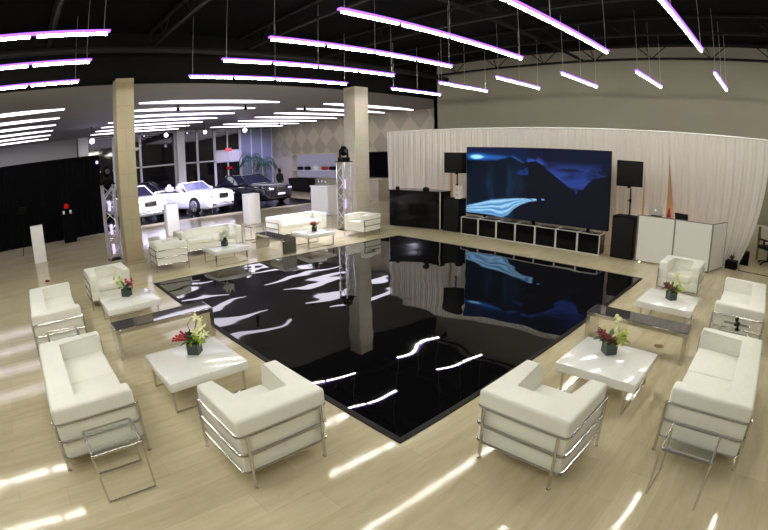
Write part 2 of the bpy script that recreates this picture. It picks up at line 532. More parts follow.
for zz, lab in ((3.22, 'red EXIT sign hanging above the pale transom'), (1.85, 'reflection of the red EXIT sign, built as glowing letters on the doors')):
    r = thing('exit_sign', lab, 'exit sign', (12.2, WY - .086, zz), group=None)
    MB().box((0, 0, 0), (.50, .05, .24), .01).build('sign_housing', M['exit'] if zz > 3 else M['black_matte'], r)  # lower one is the sign's reflection in the door glass, built as lit letters
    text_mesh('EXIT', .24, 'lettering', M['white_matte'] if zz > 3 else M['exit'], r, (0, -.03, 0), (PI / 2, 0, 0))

# showroom ceiling light slots: bays between the column lines
for bay, (xa, xb) in enumerate(((-8.4, -.95), (1.75, 7.6), (9.9, 15.6))):
    for k in range(6 if bay == 0 else 7):
        y = 14.6 + 2.45 * k if bay == 0 else 14.3 + 2.15 * k
        where = ('behind the black curtain', 'above the cars', 'on the diamond-panel wall side')[bay]
        nth = ('first', 'second', 'third', 'fourth', 'fifth', 'sixth', 'seventh')[k]
        h = (xb - xa) / 2
        o = MB().prism([(-h, -.05), (-h + 1.4, -.30), (h - 1.4, -.30), (h, -.05), (h, .05), (h - 1.4, .30), (-h + 1.4, .30), (-h, .05)], 2, -.04, -.006).build('slot_light', M['cove'], smooth=False)
        o.location = ((xa + xb) / 2, y, LOWZ)
        tag(o, 'long white ceiling slot light %s, %s from the hall' % (where, nth), 'ceiling light', 'white slot lights in the showroom ceiling')

# roof joists along the hall, dark
jn = 0
def joist(x, y0=-9.0, y1=BY, zb=5.66, zt=6.1, step=1.93, nm='trim_2', m_=None):
    b = MB()
    b.span((x - .05, y0, zb - .03), (x + .05, y1, zb + .03)).span((x - .05, y0, zt - .03), (x + .05, y1, zt + .03))
    y = y0
    while y < y1:
        b.tube([(x, y, zt), (x, y + step * .28, zb), (x, y + step * .36, zt - .1)], .018, 5)
        b.tube([(x, y + step * .28, zb), (x, y + step * .56, zt)], .018, 5)
        y += step
    return b.build(nm, m_ or M['joist'], smooth=False)
struct(joist(12.3), 'dark open-web steel joist running before the beige wall')
for k, x in enumerate((-7.4, -4.6, -1.8, 1.0, 3.8, 6.6, 9.4)):
    struct(joist(x), 'dark open-web steel joist under the roof deck')
struct(MB().tube([(-9, 9.6, 5.5), (12.6, 9.6, 5.5)], .09, 8).tube([(-9, 3.7, 5.75), (12.6, 3.7, 5.75)], .05, 8).build('trim_3', M['joist']), 'dark pipes under the roof deck')

# ------------------------------------------------------------------ hall tube lights
def light_row(n, lab, loc, rz, housing_len=None):
    r = thing('linear_ceiling_light', lab, 'ceiling light', loc, rz, 'violet-edged tube lights over the hall')
    Lt = 1.2
    hb = MB().span((0, -.046, .012), (n * Lt, .046, .05), .01)
    hb.build('halo_housing', M['halo'], r)
    for k in range(n):
        MB().tube([(k * Lt + .05, 0, -.012), ((k + 1) * Lt - .05, 0, -.012)], .023, 8).build('light_tube', M['tube'], r)
    for k in range(0, n + 1, 2 if n > 2 else 1):
        x = min(max(k * Lt, .1), n * Lt - .1)
        MB().tube([(x, 0, .07), (x, 0, 6.1 - loc[2])], .006, 4).build('hanging_cable', M['truss'], r)
    return r
rowY = [8.45, 6.55, 4.65, 2.76, 0.82, -1.07, -2.95, -4.85]
ordw = ['nearest the lower showroom ceiling', 'second from the showroom ceiling', 'third from the showroom ceiling', 'fourth from the showroom ceiling', 'fifth from the showroom ceiling', 'sixth from the showroom ceiling', 'seventh from the showroom ceiling', 'farthest from the showroom ceiling']
for i, y in enumerate(rowY):
    light_row(4, 'long tube light over the dance floor, %s' % ordw[i], (1.73 - .022 * y, y + .02, 4.55), -0.033)
    light_row(2, 'short tube light before the beige wall, %s' % ordw[i], (8.62 - .058 * y, y - .14, 4.55), -0.03)
    light_row(4, 'tube light on the pedestal side of the hall, %s' % ordw[i], (-5.9, y + .32 if i > 0 else y + .42, 4.55), -0.033)

# ------------------------------------------------------------------ dance floor
r = thing('dance_floor', 'square glossy black mirror dance floor with a dark edge strip', 'dance floor', (0, 0, 0))
MB().span((.06, .06, 0.0), (7.25, 7.2, .014)).build('floor_panel', M['dance'], r, smooth=False)
e = MB()
for a, b in (((0, 0), (7.31, .06)), ((0, 7.2), (7.31, 7.26)), ((0, 0.06), (.06, 7.2)), ((7.25, .06), (7.31, 7.2))):
    e.span((a[0], a[1], 0), (b[0], b[1], .016))
e.build('edge_strip', mat('edge_grey', (0.008, 0.0075, 0.007), 0.55, spec=.15), r, smooth=False)

# ------------------------------------------------------------------ sofas
def make_sofa(name, label, cat, wd, dp, loc, rz, group):
    """front faces local -y; wd across, dp deep"""
    r = thing(name, label, cat, loc, rz, group)
    W2, D2 = wd / 2, dp / 2
    t, tb = .165, .21
    def shell_poly(o_):
        return [(-W2 - o_, -D2), (-W2 + t, -D2), (-W2 + t, D2 - tb), (W2 - t, D2 - tb), (W2 - t, -D2), (W2 + o_, -D2), (W2 + o_, D2 + o_), (-W2 - o_, D2 + o_)]
    for (z0, z1, o_, nm) in ((.505, .645, .012, 'top_cushion'), (.335, .505, .004, 'middle_cushion'), (.155, .335, 0.0, 'lower_cushion')):
        c = MB()
        c.prism(shell_poly(o_), 2, z0, z1)
        es = [e for e in c.bm.edges if not (z0 > .45 and e.verts[0].co.z < z0 + .01 and e.verts[1].co.z < z0 + .01)]
        bmesh.ops.bevel(c.bm, geom=es, offset=.03 if z0 > .45 else .012, segments=3, profile=0.5, affect='EDGES')
        c.build(nm, M['leather'], r)
    inner = wd - 2 * t
    n = 1 if wd < 1.2 else 2
    for k in range(n):
        a = -inner / 2 + k * inner / n; b = a + inner / n
        MB().span((a + .002, -D2 + .005, .31), (b - .002, D2 - tb + .01, .45), .025, 3).build('seat_cushion', M['leather'], r)
    MB().span((-inner / 2, -D2 + .02, .15), (inner / 2, D2 - tb + .01, .315), .02).build('seat_base', M['leather'], r)
    f = MB()
    rr, R_ = .0145, .06
    W2 += .013; D2 += .013
    for z in (.50, .33, .165):
        pts = [(-W2, -D2, z), (-W2, D2 - R_, z)] + arc((-W2 + R_, D2 - R_), R_, PI, PI / 2, z) + arc((W2 - R_, D2 - R_), R_, PI / 2, 0, z) + [(W2, D2 - R_, z), (W2, -D2, z)]
        f.tube(pts, rr if z > .2 else .010, 8)
    f.tube([(-W2, -D2, .165), (W2, -D2, .165)], .010, 8)
    f.build('rail', M['chrome'], r)
    for (x, y) in ((-W2, -D2), (W2, -D2), (-W2 + .07, D2 + .012), (W2 - .07, D2 + .012)):
        MB().tube([(x, y, 0.012), (x, y, .505)], .0145, 8).lathe([(.02, 0), (.02, .012), (.012, .014)], (x, y, 0), 10).build('leg', M['chrome'], r)
    return r
GA, GL = 'white leather armchairs with chrome rails', 'white leather sofas with chrome rails'
a0 = make_sofa('armchair', 'white leather armchair seen from behind, at the near corner of the dance floor beside the red-and-yellow orchid table', 'armchair', .79, .75, (-.93, .715, 0), PI, GA)
a0['label'] = 'white armchair with its back to us, facing the table with tall cream orchids'
dup(a0, (.70, -.975, 0), PI / 2, 'white armchair with its back to us, facing the front table with dark red flowers')
dup(a0, (-1.10, 6.62, 0), 0.0, 'white armchair beside the stone column, behind the small orchid table', GA)
dup(a0, (6.72, -.95, 0), -PI / 2, 'white armchair standing right in front of the white booth')
dup(a0, (.80, 8.56, 0), PI / 2 - .05, 'white armchair at the side of the sofa under the white flowers')
dup(a0, (6.72, 8.20, 0), -PI / 2 + .15, 'white armchair in front of the truss tower and far column')
l0 = make_sofa('sofa', 'large white sofa beside the yellow-orchid coffee table', 'sofa', 1.76, .75, (-2.22, 2.25, 0), PI / 2, GL)
l0['label'] = 'white two-seat sofa beside the coffee table with tall cream orchids'
dup(l0, (-2.27, 5.27, 0), PI / 2, 'white two-seat sofa in front of the slim white pedestal on open floor')
dup(l0, (2.22, -2.27, 0), -PI / 2 + PI, 'placeholder')
dup(l0, (5.15, -2.27, 0), PI, 'white two-seat sofa by the drape opening, behind the low table with small dark ornaments')
dup(l0, (2.30, 9.62, 0), 0, 'white sofa behind the white-flower table, in front of the cars')
dup(l0, (5.33, 9.72, 0), 0, 'bright white sofa between the far column and the tallest white pedestal')
for o in C.objects:
    if o.get('label') == 'placeholder':
        o['label'] = 'white two-seat sofa beside the red-flower coffee table near the front'
        o.rotation_euler = (0, 0, PI)

# ------------------------------------------------------------------ coffee tables
def coffee(label, loc, rz=0):
    r = thing('coffee_table', label, 'coffee table', loc, rz, 'white lacquer coffee tables')
    MB().span((-.45, -.45, .28), (.45, .45, .38), .012).build('tabletop', M['white_gloss'], r)
    for s_ in (-1, 1):
        f = MB()
        y = s_ * .36
        for x in (-.41, .41): f.span((x - .012, y - .012, 0), (x + .012, y + .012, .28))
        f.span((-.41, y - .012, 0), (.41, y + .012, .014))
        f.build('leg', M['chrome'], r, smooth=False)
    return r
t0 = coffee('glossy white coffee table with red and yellow-green orchids, by the backwards-facing armchair', (-.95, 2.2, 0))
dup(t0, (2.15, -1.03, 0), 0, 'glossy white coffee table with dark red flowers, beside the big front sofa')
dup(t0, (4.88, -1.10, 0), 0, 'glossy white coffee table before the booth armchair')
dup(t0, (-1.0, 5.2, 0), 0, 'glossy white coffee table between column armchair and mirrored bench')
dup(t0, (2.1, 8.0, 0), 0, 'glossy white coffee table carrying white flowers')
dup(t0, (4.75, 8.0, 0), 0, 'glossy white coffee table carrying a tiny red posy, far side')

# ------------------------------------------------------------------ mirrored benches
def bench(label, loc, rz=0):
    r = thing('mirrored_bench', label, 'bench', loc, rz, 'mirrored waterfall benches')
    MB().span((-.72, -.20, .37), (.72, .20, .425), .004).build('bench_top', M['mirror'], r, ang=20)
    MB().span((-.705, -.185, .4255), (.705, .185, .43)).build('top_inlay', M['dark_glass'], r, smooth=False)
    for s_ in (-1, 1):
        MB().span((s_ * .72 - s_ * .06, -.20, 0), (s_ * .72, .20, .37), .003).build('leg', M['mirror'], r, ang=20)
    return r
b0 = bench('mirrored bench standing between the two orchid coffee tables at the floor edge', (-.83, 3.78, 0), 0)
dup(b0, (3.52, -.98, 0), PI / 2, 'mirrored bench standing between the two red-flower coffee tables')
dup(b0, (3.60, 8.12, 0), PI / 2, 'mirrored bench between the two far coffee tables')

# ------------------------------------------------------------------ small glass side tables
def side_table(label, loc, rz=0):
    r = thing('glass_side_table', label, 'side table', loc, rz, 'chrome cube side tables with glass tops')
    h = .21
    f = MB()
    for z in (.45,):
        f.tube([(-h, -h, z), (h, -h, z), (h, h, z), (-h, h, z)], .011, 6, closed=True)
        f.build('frame', M['chrome'], r)
    for x in (-h, h): MB().span((x - .013, -h + .02, .438), (x + .013, h - .02, .466), .004).build('side_bar', M['darkmetal'], r)
    for y in (-h, h): MB().tube([(-h, y, .012), (h, y, .012)], .009, 6).build('crossbar', M['chrome'], r)
    for x in (-h, h):
        for y in (-h, h):
            MB().tube([(x, y, 0), (x, y, .45)], .009, 6).build('leg', M['chrome'], r)
    MB().span((-h + .005, -h + .005, .452), (h - .005, h - .005, .462)).build('glass_top', M['glass'], r, smooth=False)
    return r
s0 = side_table('empty glass side table at the near end of the yellow-orchid sofa', (-2.17, 1.02, 0))
dup(s0, (.90, -2.23, 0), 0, 'empty glass side table at the near end of the front red-flower sofa')
dup(s0, (-2.25, 3.90, 0), 0, 'glass side table between the two sofas in line before the white pedestal')
dup(s0, (3.88, -2.27, 0), 0, 'glass side table with small dark ornaments, between two sofas')
dup(s0, (3.92, 9.90, 0), 0, 'glass side table between the two far sofas')
dup(s0, (6.50, 9.9, 0), 0, 'glass side table behind the far armchair by the truss tower')
for (x, y, lab) in ((3.98, -2.27, 'small dark ornament on the glass side table, nearer the booth'), (3.78, -2.30, 'small dark ornament on the glass side table, nearer the front')):
    o = MB().lathe([(.03, 0), (.035, .02), (.018, .04), (.012, .055), (.03, .075), (.02, .095)], (0, 0, 0), 12).ball((0, 0, .1), (.03, .03, .018)).build('ornament', M['black_gloss'])
    o.location = (x, y, .463)
    tag(o, lab, 'ornament', 'dark ornaments on the side table')

# ------------------------------------------------------------------ flower arrangements
def blossom(mb, c, s, rng, n=5):
    nrm = Vector((rng.uniform(-.7, .4), rng.uniform(-.9, .1), rng.uniform(.1, .9))).normalized()
    a = nrm.orthogonal().normalized(); b = nrm.cross(a)
    for k in range(n):
        an = 2 * PI * k / n + rng.uniform(-.2, .2)
        d = (a * math.cos(an) + b * math.sin(an))
        q = d.to_track_quat('X', 'Z').to_matrix()
        mb.ball(Vector(c) + d * s * .6, (s * .62, s * .3, s * .14), 6, 4, rot=q)
    mb.ball(Vector(c) + nrm * s * .15, (s * .22,) * 3, 6, 4)
def flowers(label, loc, kind, seed, rz=0):
    rng = random.Random(seed)
    r = thing('flower_arrangement', label, 'flowers', loc, rz, 'flower arrangements in dark glass cubes')
    r.scale = (1.22,) * 3
    v = MB()
    v.prism([(-.056, -.056), (.056, -.056), (.056, .056), (-.056, .056)], 2, 0, .105)
    v.build('vase', M['vase'], r, smooth=False)
    lv = MB()
    for k in range(16):
        a = rng.uniform(0, 2 * PI); R = rng.uniform(.09, .16)
        lv.leaf((.03 * math.cos(a), .03 * math.sin(a), .11), (R * math.cos(a), R * math.sin(a), .12 + rng.uniform(-.02, .10)), .05, .02)
    lv.build('leaves', M['green'] if kind != 'white' else M['dkgreen'], r)
    if kind == 'orchid':      # tall cream orchids with red sprays
        st = MB()
        for (dx, dy, h, k_) in ((.06, .02, .33, 4), (.12, -.02, .25, 4)):
            st.tube([(0, 0, .1), (dx * .4, dy, h * .7), (dx, dy, h)], .004, 5)
        st.tube([(0, 0, .1), (-.06, .05, .26), (.0, .05, .33), (.07, .02, .33)], .003, 5)
        st.build('stem', M['dkgreen'], r)
        b = MB()
        for (x, y, z) in ((.05, .02, .34), (.09, .01, .31), (.08, 0, .25), (.12, -.02, .26), (.13, -.01, .20), (.06, -.01, .22), (.10, -.03, .19), (.02, .0, .20)):
            blossom(b, (x, y, z), .042, rng)
        b.build('orchid_blossom', M['cream'], r)
        b = MB()
        for k in range(18):
            a = rng.uniform(0, 2 * PI); blossom(b, (.03 + .07 * math.cos(a), .06 * math.sin(a), .13 + rng.uniform(-.01, .05)), .036, rng)
        b.build('lime_blossom', M['lime'], r)
        b = MB()
        for k in range(9):
            a = PI + rng.uniform(-.7, .5); L_ = rng.uniform(.12, .21)
            p0 = Vector((-.03, 0, .13)); p1 = Vector((L_ * math.cos(a), L_ * math.sin(a), .12 + rng.uniform(0, .06)))
            b.tube([p0, p1], .006, 5)
            for q in range(5):
                b.ball(p0.lerp(p1, .35 + q * .15), (.013, .013, .013), 6, 4)
        b.build('red_spray', M['brightred'], r)
        db = MB()
        for q in range(6): blossom(db, (-.05 + rng.uniform(-.025, .025), .03 + rng.uniform(-.02, .02), .18 + rng.uniform(-.02, .02)), .03, rng, 6)
        db.build('dark_bloom', mat('dark_bloom', (.02, .008, .012), .5), r)
    elif kind in ('redlime', 'small'):
        b = MB()
        for (x, y, z, s_) in ((-.08, .0, .17, .05), (-.04, -.02, .15, .05), (-.10, .03, .19, .04), (-.01, -.04, .14, .045), (-.06, .04, .18, .045)):
            blossom(b, (x, y, z), s_, rng, 6)
        b.build('red_bloom', M['red'], r)
        b = MB()
        for k in range(12):
            z = .14 + .20 * k / 11
            b.ball((.03 + .03 * k / 11 + rng.uniform(-.018, .018), rng.uniform(-.02, .02), z), (.020, .017, .022), 6, 5)
        b.build('cream_spike', M['cream'], r)
        b = MB()
        for k in range(9):
            blossom(b, (.09 + rng.uniform(-.04, .08), rng.uniform(-.06, .03), .14 + rng.uniform(-.03, .06)), .038, rng)
        b.build('lime_blossom', M['yellow'], r)
        MB().leaf((-.05, 0, .13), (-.19, -.02, .15), .07, .02).build('broad_leaf', M['dkgreen'], r)
        MB().leaf((.05, -.02, .12), (.19, -.06, .10), .06, .02).build('broad_leaf', M['dkgreen'], r)
    elif kind == 'redright':
        b = MB()
        for k in range(7):
            blossom(b, (.06 + rng.uniform(-.03, .10), rng.uniform(-.05, .05), .16 + rng.uniform(0, .08)), .034, rng, 6)
        b.build('red_bloom', M['brightred'], r)
        b = MB()
        for k in range(9):
            blossom(b, (-.09 + rng.uniform(-.09, .05), rng.uniform(-.04, .06), .17 + rng.uniform(-.02, .10)), .032, rng)
        b.build('lime_blossom', M['yellow'], r)
    elif kind == 'white':
        b = MB()
        for k in range(26):
            a = rng.uniform(0, 2 * PI); R = rng.uniform(0, .12)
            blossom(b, (R * math.cos(a), R * math.sin(a), .17 + rng.uniform(0, .13)), .055, rng)
        b.build('white_bloom', M['white_petal'], r)
    elif kind == 'redtiny':
        b = MB()
        for k in range(8):
            a = rng.uniform(0, 2 * PI); R = rng.uniform(0, .09)
            blossom(b, (R * math.cos(a), R * math.sin(a), .15 + rng.uniform(0, .06)), .04, rng)
        b.build('red_bloom', M['brightred'], r)
    return r
RV = -0.757
flowers('tall cream orchids with red sprays in a dark cube vase, near armchair table', (-.88, 2.33, .38), 'orchid', 1, RV)
flowers('dark red bloom with yellow-green orchids in a cube vase, front table by the big sofa', (2.28, -.97, .38), 'redlime', 2, RV)
flowers('red and lime flowers in a cube vase on the table before the booth armchair', (4.87, -1.12, .38), 'redlime', 3, RV)
flowers('red and yellow-green flowers on the coffee table beside the stone column', (-.98, 5.35, .38), 'redright', 4, RV)
flowers('white and green flowers in a dark vase on a far table', (2.12, 8.05, .38), 'white', 5, RV)
flowers('tiny red posy in a dark vase before the bright white sofa', (4.80, 8.0, .38), 'redtiny', 6, RV)

# ------------------------------------------------------------------ floor outlets
for (x, y, lab) in ((3.80, -1.25, 'round brass floor outlet under the mirrored bench'), (8.21, -1.19, 'round brass floor outlet before the booth')):
    o = MB().lathe([(.075, 0), (.075, .004), (.06, .007), (.02, .007)], (0, 0, 0), 20).build('floor_outlet', M['brass'])
    o.location = (x, y, 0); tag(o, lab, 'floor outlet', 'brass floor outlets')
o = MB().ball((0, 0, .03), (.05, .04, .03)).ball((.05, .02, .02), (.03, .03, .02)).build('fallen_flower', M['red'])
o.location = (-2.24, 9.63, 0); tag(o, 'small dark red bloom lying on the floor near the slim pedestal', 'flower')

# ------------------------------------------------------------------ pedestals
def pedestal(label, x0, y0, x1, y1, h):
    o = MB().span((-(x1 - x0) / 2, -(y1 - y0) / 2, 0), ((x1 - x0) / 2, (y1 - y0) / 2, h), .006).build('pedestal', M['white_matte'])
    o.location = ((x0 + x1) / 2, (y0 + y1) / 2, 0)
    return tag(o, label, 'pedestal', 'white box pedestals')
o = pedestal('slim white pedestal alone on the open floor before the black curtain', -2.48, 12.6, -2.08, 13.0, 1.1); 
pedestal('white pedestal in front of the white sedan behind the sofa', 2.36, 13.55, 2.80, 13.95, 1.07)
pedestal('white pedestal between the convertible and the black car', 5.50, 13.3, 6.0, 13.8, 1.12)

# ------------------------------------------------------------------ truss towers with moving heads
def truss_tower(label, loc, h, s=.165, lit=True):
    r = thing('truss_tower', label, 'truss tower', loc, 0, 'aluminium truss towers with moving lights')
    f = MB()
    for x in (-s, s):
        for y in (-s, s): f.tube([(x, y, .02), (x, y, h)], .024, 8)
    f.build('upright', M['truss'], r)
    d = MB()
    n = int(h / .3)
    for k in range(n):
        z0, z1 = .05 + (h - .1) * k / n, .05 + (h - .1) * (k + 1) / n
        for (a, b) in (((-s, -s), (s, -s)), ((s, -s), (s, s)), ((s, s), (-s, s)), ((-s, s), (-s, -s))):
            if k % 2: a, b = b, a
            d.tube([(a[0], a[1], z0), (b[0], b[1], z1)], .012, 6)
    d.build('brace', M['truss'], r)
    MB().span((-.19, -.19, 0), (.19, .19, .02)).build('base_plate', M['black_matte'], r, smooth=False)
    MB().span((-.2, -.2, h), (.2, .2, h + .03)).build('top_plate', M['black_matte'], r, smooth=False)
    if lit:
        for z in (.15, .7, 1.35): MB().span((-.035, -.035, z), (.035, .035, z + .28)).build('led_strip', M['lens'], r, smooth=False)
    return r
def moving_head(label, loc, rz=0):
    r = thing('moving_head_light', label, 'stage light', loc, rz, 'black moving head lights on the truss towers')
    MB().span((-.16, -.13, 0), (.16, .13, .12), .02).build('base', M['black_matte'], r)
    for q in (-.15, .15): MB().span((q - .02, -.04, .12), (q + .02, .04, .38), .01).build('yoke', M['black_matte'], r)
    hd = MB().ball((0, 0, .33), (.125, .14, .16), 14, 10).build('lamp_head', M['black_matte'], r)
    MB().lathe([(.075, 0), (.075, .03)], (0, -.13, .33), 16, Matrix.Rotation(PI / 2, 3, 'X')).build('lens', M['dark_glass'], hd)
    return r
truss_tower('aluminium truss tower beside the black curtain', (-.14, 10.9, 0), 2.08)
moving_head('black moving head light on the tower by the black curtain', (-.14, 10.9, 2.11))
truss_tower('aluminium truss tower in front of the far stone column', (6.98, 9.35, 0), 2.2)
moving_head('black moving head light on the tower by the far column', (6.98, 9.35, 2.23))

# ------------------------------------------------------------------ black curtain and its neighbours
def curtain(name, label, x0, x1, y0, y1, h, m_, cat, fold=.05, pitch=.16, z0=.01, group=None, amp=1.0):
    L_ = math.hypot(x1 - x0, y1 - y0)
    ux, uy = (x1 - x0) / L_, (y1 - y0) / L_
    n = int(L_ / pitch * 6)
    b = MB(); rows = []
    rng = random.Random(int(L_ * 100) + 3)
    ph = [rng.uniform(-.5, .5) for _ in range(n + 1)]
    for z in (z0, h * .5, h):
        rw = []
        for k in range(n + 1):
            t = L_ * k / n
            o_ = fold * amp * math.sin(2 * PI * t / pitch + .8 * math.sin(t * 2.3)) * (.75 + .25 * math.sin(t * 5)) * (.6 if z == h else 1)
            rw.append(b.bm.verts.new((x0 + ux * t - uy * o_, y0 + uy * t + ux * o_, z)))
        rows.append(rw)
    for A, B in zip(rows, rows[1:]):
        for k in range(n): b.bm.faces.new((A[k], A[k + 1], B[k + 1], B[k]))
    o = b.build(name, m_, ang=80)
    return tag(o, label, cat, group)
curtain('black_curtain', 'long black velour curtain across the back of the hall', -9.0, .62, 16.6, 17.0, 3.09, M['black_cloth'], 'curtain', .05, .25)
r = thing('pipe_stand', 'thin black pipe frame holding up the long black curtain', 'curtain frame', (0, 0, 0))
MB().tube([(-9.0, 16.68, 3.11), (.62, 17.08, 3.11)], .025).build('top_pipe', M['black_matte'], r)
for x in (-7.4, -4.4, -1.4, .62):
    MB().tube([(x, 17.1 + .0416 * (x - .62), 0), (x, 17.1 + .0416 * (x - .62), 3.11)], .025).build('post', M['black_matte'], r)
r = thing('tripod_stand', 'thin black tripod stand with an unlit lamp, beside the slim pedestal', 'tripod', (-2.72, 14.9, 0))
MB().tube([(0, 0, .3), (0, 0, 1.45)], .02, 8).build('pole', M['black_matte'], r)
for k in range(3):
    a = k * 2 * PI / 3; MB().tube([(0, 0, .75), (.3 * math.cos(a), .3 * math.sin(a), .012)], .014, 6).build('leg', M['black_matte'], r)
MB().span((-.13, -.1, 1.4), (.13, .1, 1.62), .03).build('lamp_head', M['black_matte'], r)
# dark stand with two cups; red glow taken for a sign, built as a lamp
r = thing('bar_stand', 'tall dark stand against the black curtain, cups and red glow on it', 'stand', (-.95, 16.1, 0))
MB().span((-.28, -.2, 1.02), (.28, .2, 1.06), .01).build('stand_top', M['black_matte'], r)
MB().span((-.24, -.17, .0), (.24, .17, 1.02)).build('stand_body', M['black_cloth'], r, smooth=False)
for (x, lab) in ((-1.1, 'small white cup on the dark stand, beside the red glow'), (-.83, 'grey-white cup on the dark stand, further along')):
    o = MB().lathe([(.035, 0), (.05, .12), (.045, .12), (.03, .01)], (0, 0, 0), 12).build('cup', M['white_matte'])
    o.location = (x, 16.05, 1.06); tag(o, lab, 'cup', 'cups on the dark stand')
r = thing('red_glow_shape', 'red glow taken for a sign, built as a small lamp', 'lamp', (-.97, 16.15, 1.06))
MB().lathe([(.05, 0), (.05, .02), (.012, .03), (.012, .2)], (0, 0, 0), 12).build('lamp_base', M['black_matte'], r)
MB().lathe([(.07, .2), (.10, .27), (.06, .36), (.03, .38)], (0, 0, 0), 14).build('lamp_shade', M['redglow'], r)

# ------------------------------------------------------------------ white drape wall
def drape_x(y): return 10.0 + (10.3 - y) * .040
panels = [(10.35, 7.62, 'beside the far column'), (7.34, 4.9, 'behind the near edge of the screen'), (4.9, 2.9, 'behind the middle of the screen'),
          (2.9, 1.0, 'behind the tall speaker'), (.82, .30, 'narrow, between the two amber gaps'), (.10, -.48, 'behind the booth computer')]
def drape(label, ya, yb, h=3.24, wedge_a=0.0, wedge_b=0.0, sweep=0.0, z0=.01):
    b = MB(); rows = []
    L_ = abs(yb - ya); n = max(12, int(L_ / .025))
    for i in range(13):
        f = i / 12; z = z0 + (h - z0) * f
        rw = []
        for k in range(n + 1):
            t = k / n
            y = ya + (yb - ya) * t
            # edges pulled apart towards the bottom
            zz = max(0, 1 - z / 2.55)
            y += wedge_a * (1 - t) ** 3 * zz + wedge_b * t ** 3 * zz
            y += sweep * t ** 1.5 * (1 - f) ** 2.2
            ph = (ya + (yb - ya) * t) * 2 * PI
            o_ = (.012 * math.sin(ph / .115 + 1.3 * math.sin(ph * .35)) + .016 * math.sin(ph / .27 + 2)) * (1.15 - .35 * f)
            rw.append(b.bm.verts.new((drape_x(y) + o_ * 1.1, y, z)))
        rows.append(rw)
    for A, B in zip(rows, rows[1:]):
        for k in range(n): b.bm.faces.new((A[k], A[k + 1], B[k + 1], B[k]))
    o = b.build('sheer_drape', M['sheer'], ang=80)
    return tag(o, label, 'drape', 'white sheer drape panels')
drape('white sheer drape panel behind the black bar counter, beside the far column', 10.35, 7.49, wedge_b=.16)
drape('white sheer drape panel between the amber gap and the big screen', 7.49, 5.0, wedge_a=-.16)
drape('white sheer drape panel mostly hidden behind the big screen', 5.0, 2.9)
drape('white sheer drape panel behind the pole-mounted speaker beside the booth', 2.9, .93, wedge_b=.06)
drape('narrow white drape strip between the two amber gaps by the booth', .93, .25, wedge_a=-.05, wedge_b=.04)
drape('white sheer drape panel behind the booth computers', .25, -.62, wedge_a=-.34)
drape('wide white drape panel swept back at the open end', -.62, -2.52, sweep=.62)
r = thing('pipe_stand', 'white pipe frame carrying the sheer drape wall', 'drape frame', (0, 0, 0))
MB().tube([(drape_x(10.4), 10.4, 3.265), (drape_x(-3.3), -3.3, 3.265)], .022).build('top_pipe', M['white_matte'], r)
for y in (10.45, 7.6, 4.9, 2.9, 1.2, -.62, -3.3):
    MB().tube([(drape_x(y) + .10, y, 0), (drape_x(y) + .02, y, 3.26)], .022).build('post', M['white_matte'], r)
M['amber'] = mat('amber_backing', (0.62, 0.46, 0.30), 0.8)
struct(MB().span((10.75, -1.1, 0), (10.80, 10.3, 2.9)).build('wall_backing', M['amber'], smooth=False), 'tan partition seen through the drape gaps')
for (y, lab) in ((.22, 'low amber uplight behind the booth, at the wedge gap'), (.93, 'low amber uplight behind the drape beside the tall speaker'), (7.45, 'low amber uplight behind the black bar counter')):
    r = thing('uplight', lab, 'uplight', (10.56, y, 0), 0, 'amber uplights behind the drape')
    MB().lathe([(.08, 0), (.09, .02), (.09, .16), (.07, .18)], (0, 0, 0), 14).build('lamp_body', M['black_matte'], r)
    MB().lathe([(.06, .181), (.06, .19)], (0, 0, 0), 14).build('lamp_lens', emis('amber_lens', (1, .45, .12), 4), r)

# ------------------------------------------------------------------ LED screen
def fbm(x, y, seed=0):
    def h(i, j):
        v = math.sin(i * 127.1 + j * 311.7 + seed * 74.7) * 43758.5453
        return v - math.floor(v)
    s = 0; a = .5
    for _ in range(4):
        i, j = math.floor(x), math.floor(y); u, v = x - i, y - j
        u = u * u * (3 - 2 * u); v = v * v * (3 - 2 * v)
        s += a * ((h(i, j) * (1 - u) + h(i + 1, j) * u) * (1 - v) + (h(i, j + 1) * (1 - u) + h(i + 1, j + 1) * u) * v)
        x *= 2.03; y *= 2.03; a *= .5
    return s
def lerp3(a, b, t): return [a[i] + (b[i] - a[i]) * t for i in range(3)]
def sstep(a, b, x):
    t = min(1, max(0, (x - a) / (b - a))); return t * t * (3 - 2 * t)
RIDGE = [(0, .19), (.08, .19), (.15, .20), (.22, .19), (.30, .15), (.34, .125), (.38, .16), (.43, .21), (.47, .19), (.52, .17), (.56, .22), (.62, .31), (.70, .43), (.745, .50), (.79, .575), (.83, .52), (.87, .42), (.91, .36), (.95, .33), (1.0, .30)]
STOP = [(0, .875), (.1, .81), (.2, .745), (.3, .715), (.38, .70), (.46, .695), (.53, .69)]
SBOT = [(0, .98), (.2, .985), (.28, 1.01), (.33, .955), (.37, .86), (.42, .79), (.48, .735), (.53, .715)]
def interp(t, u):
    for (a, b), (c, d) in zip(t, t[1:]):
        if a <= u <= c: return b + (d - b) * (u - a) / (c - a)
    return t[-1][1]
def gau(u, v, a, b, sa, sb): return math.exp(-((u - a) / sa) ** 2 - ((v - b) / sb) ** 2)
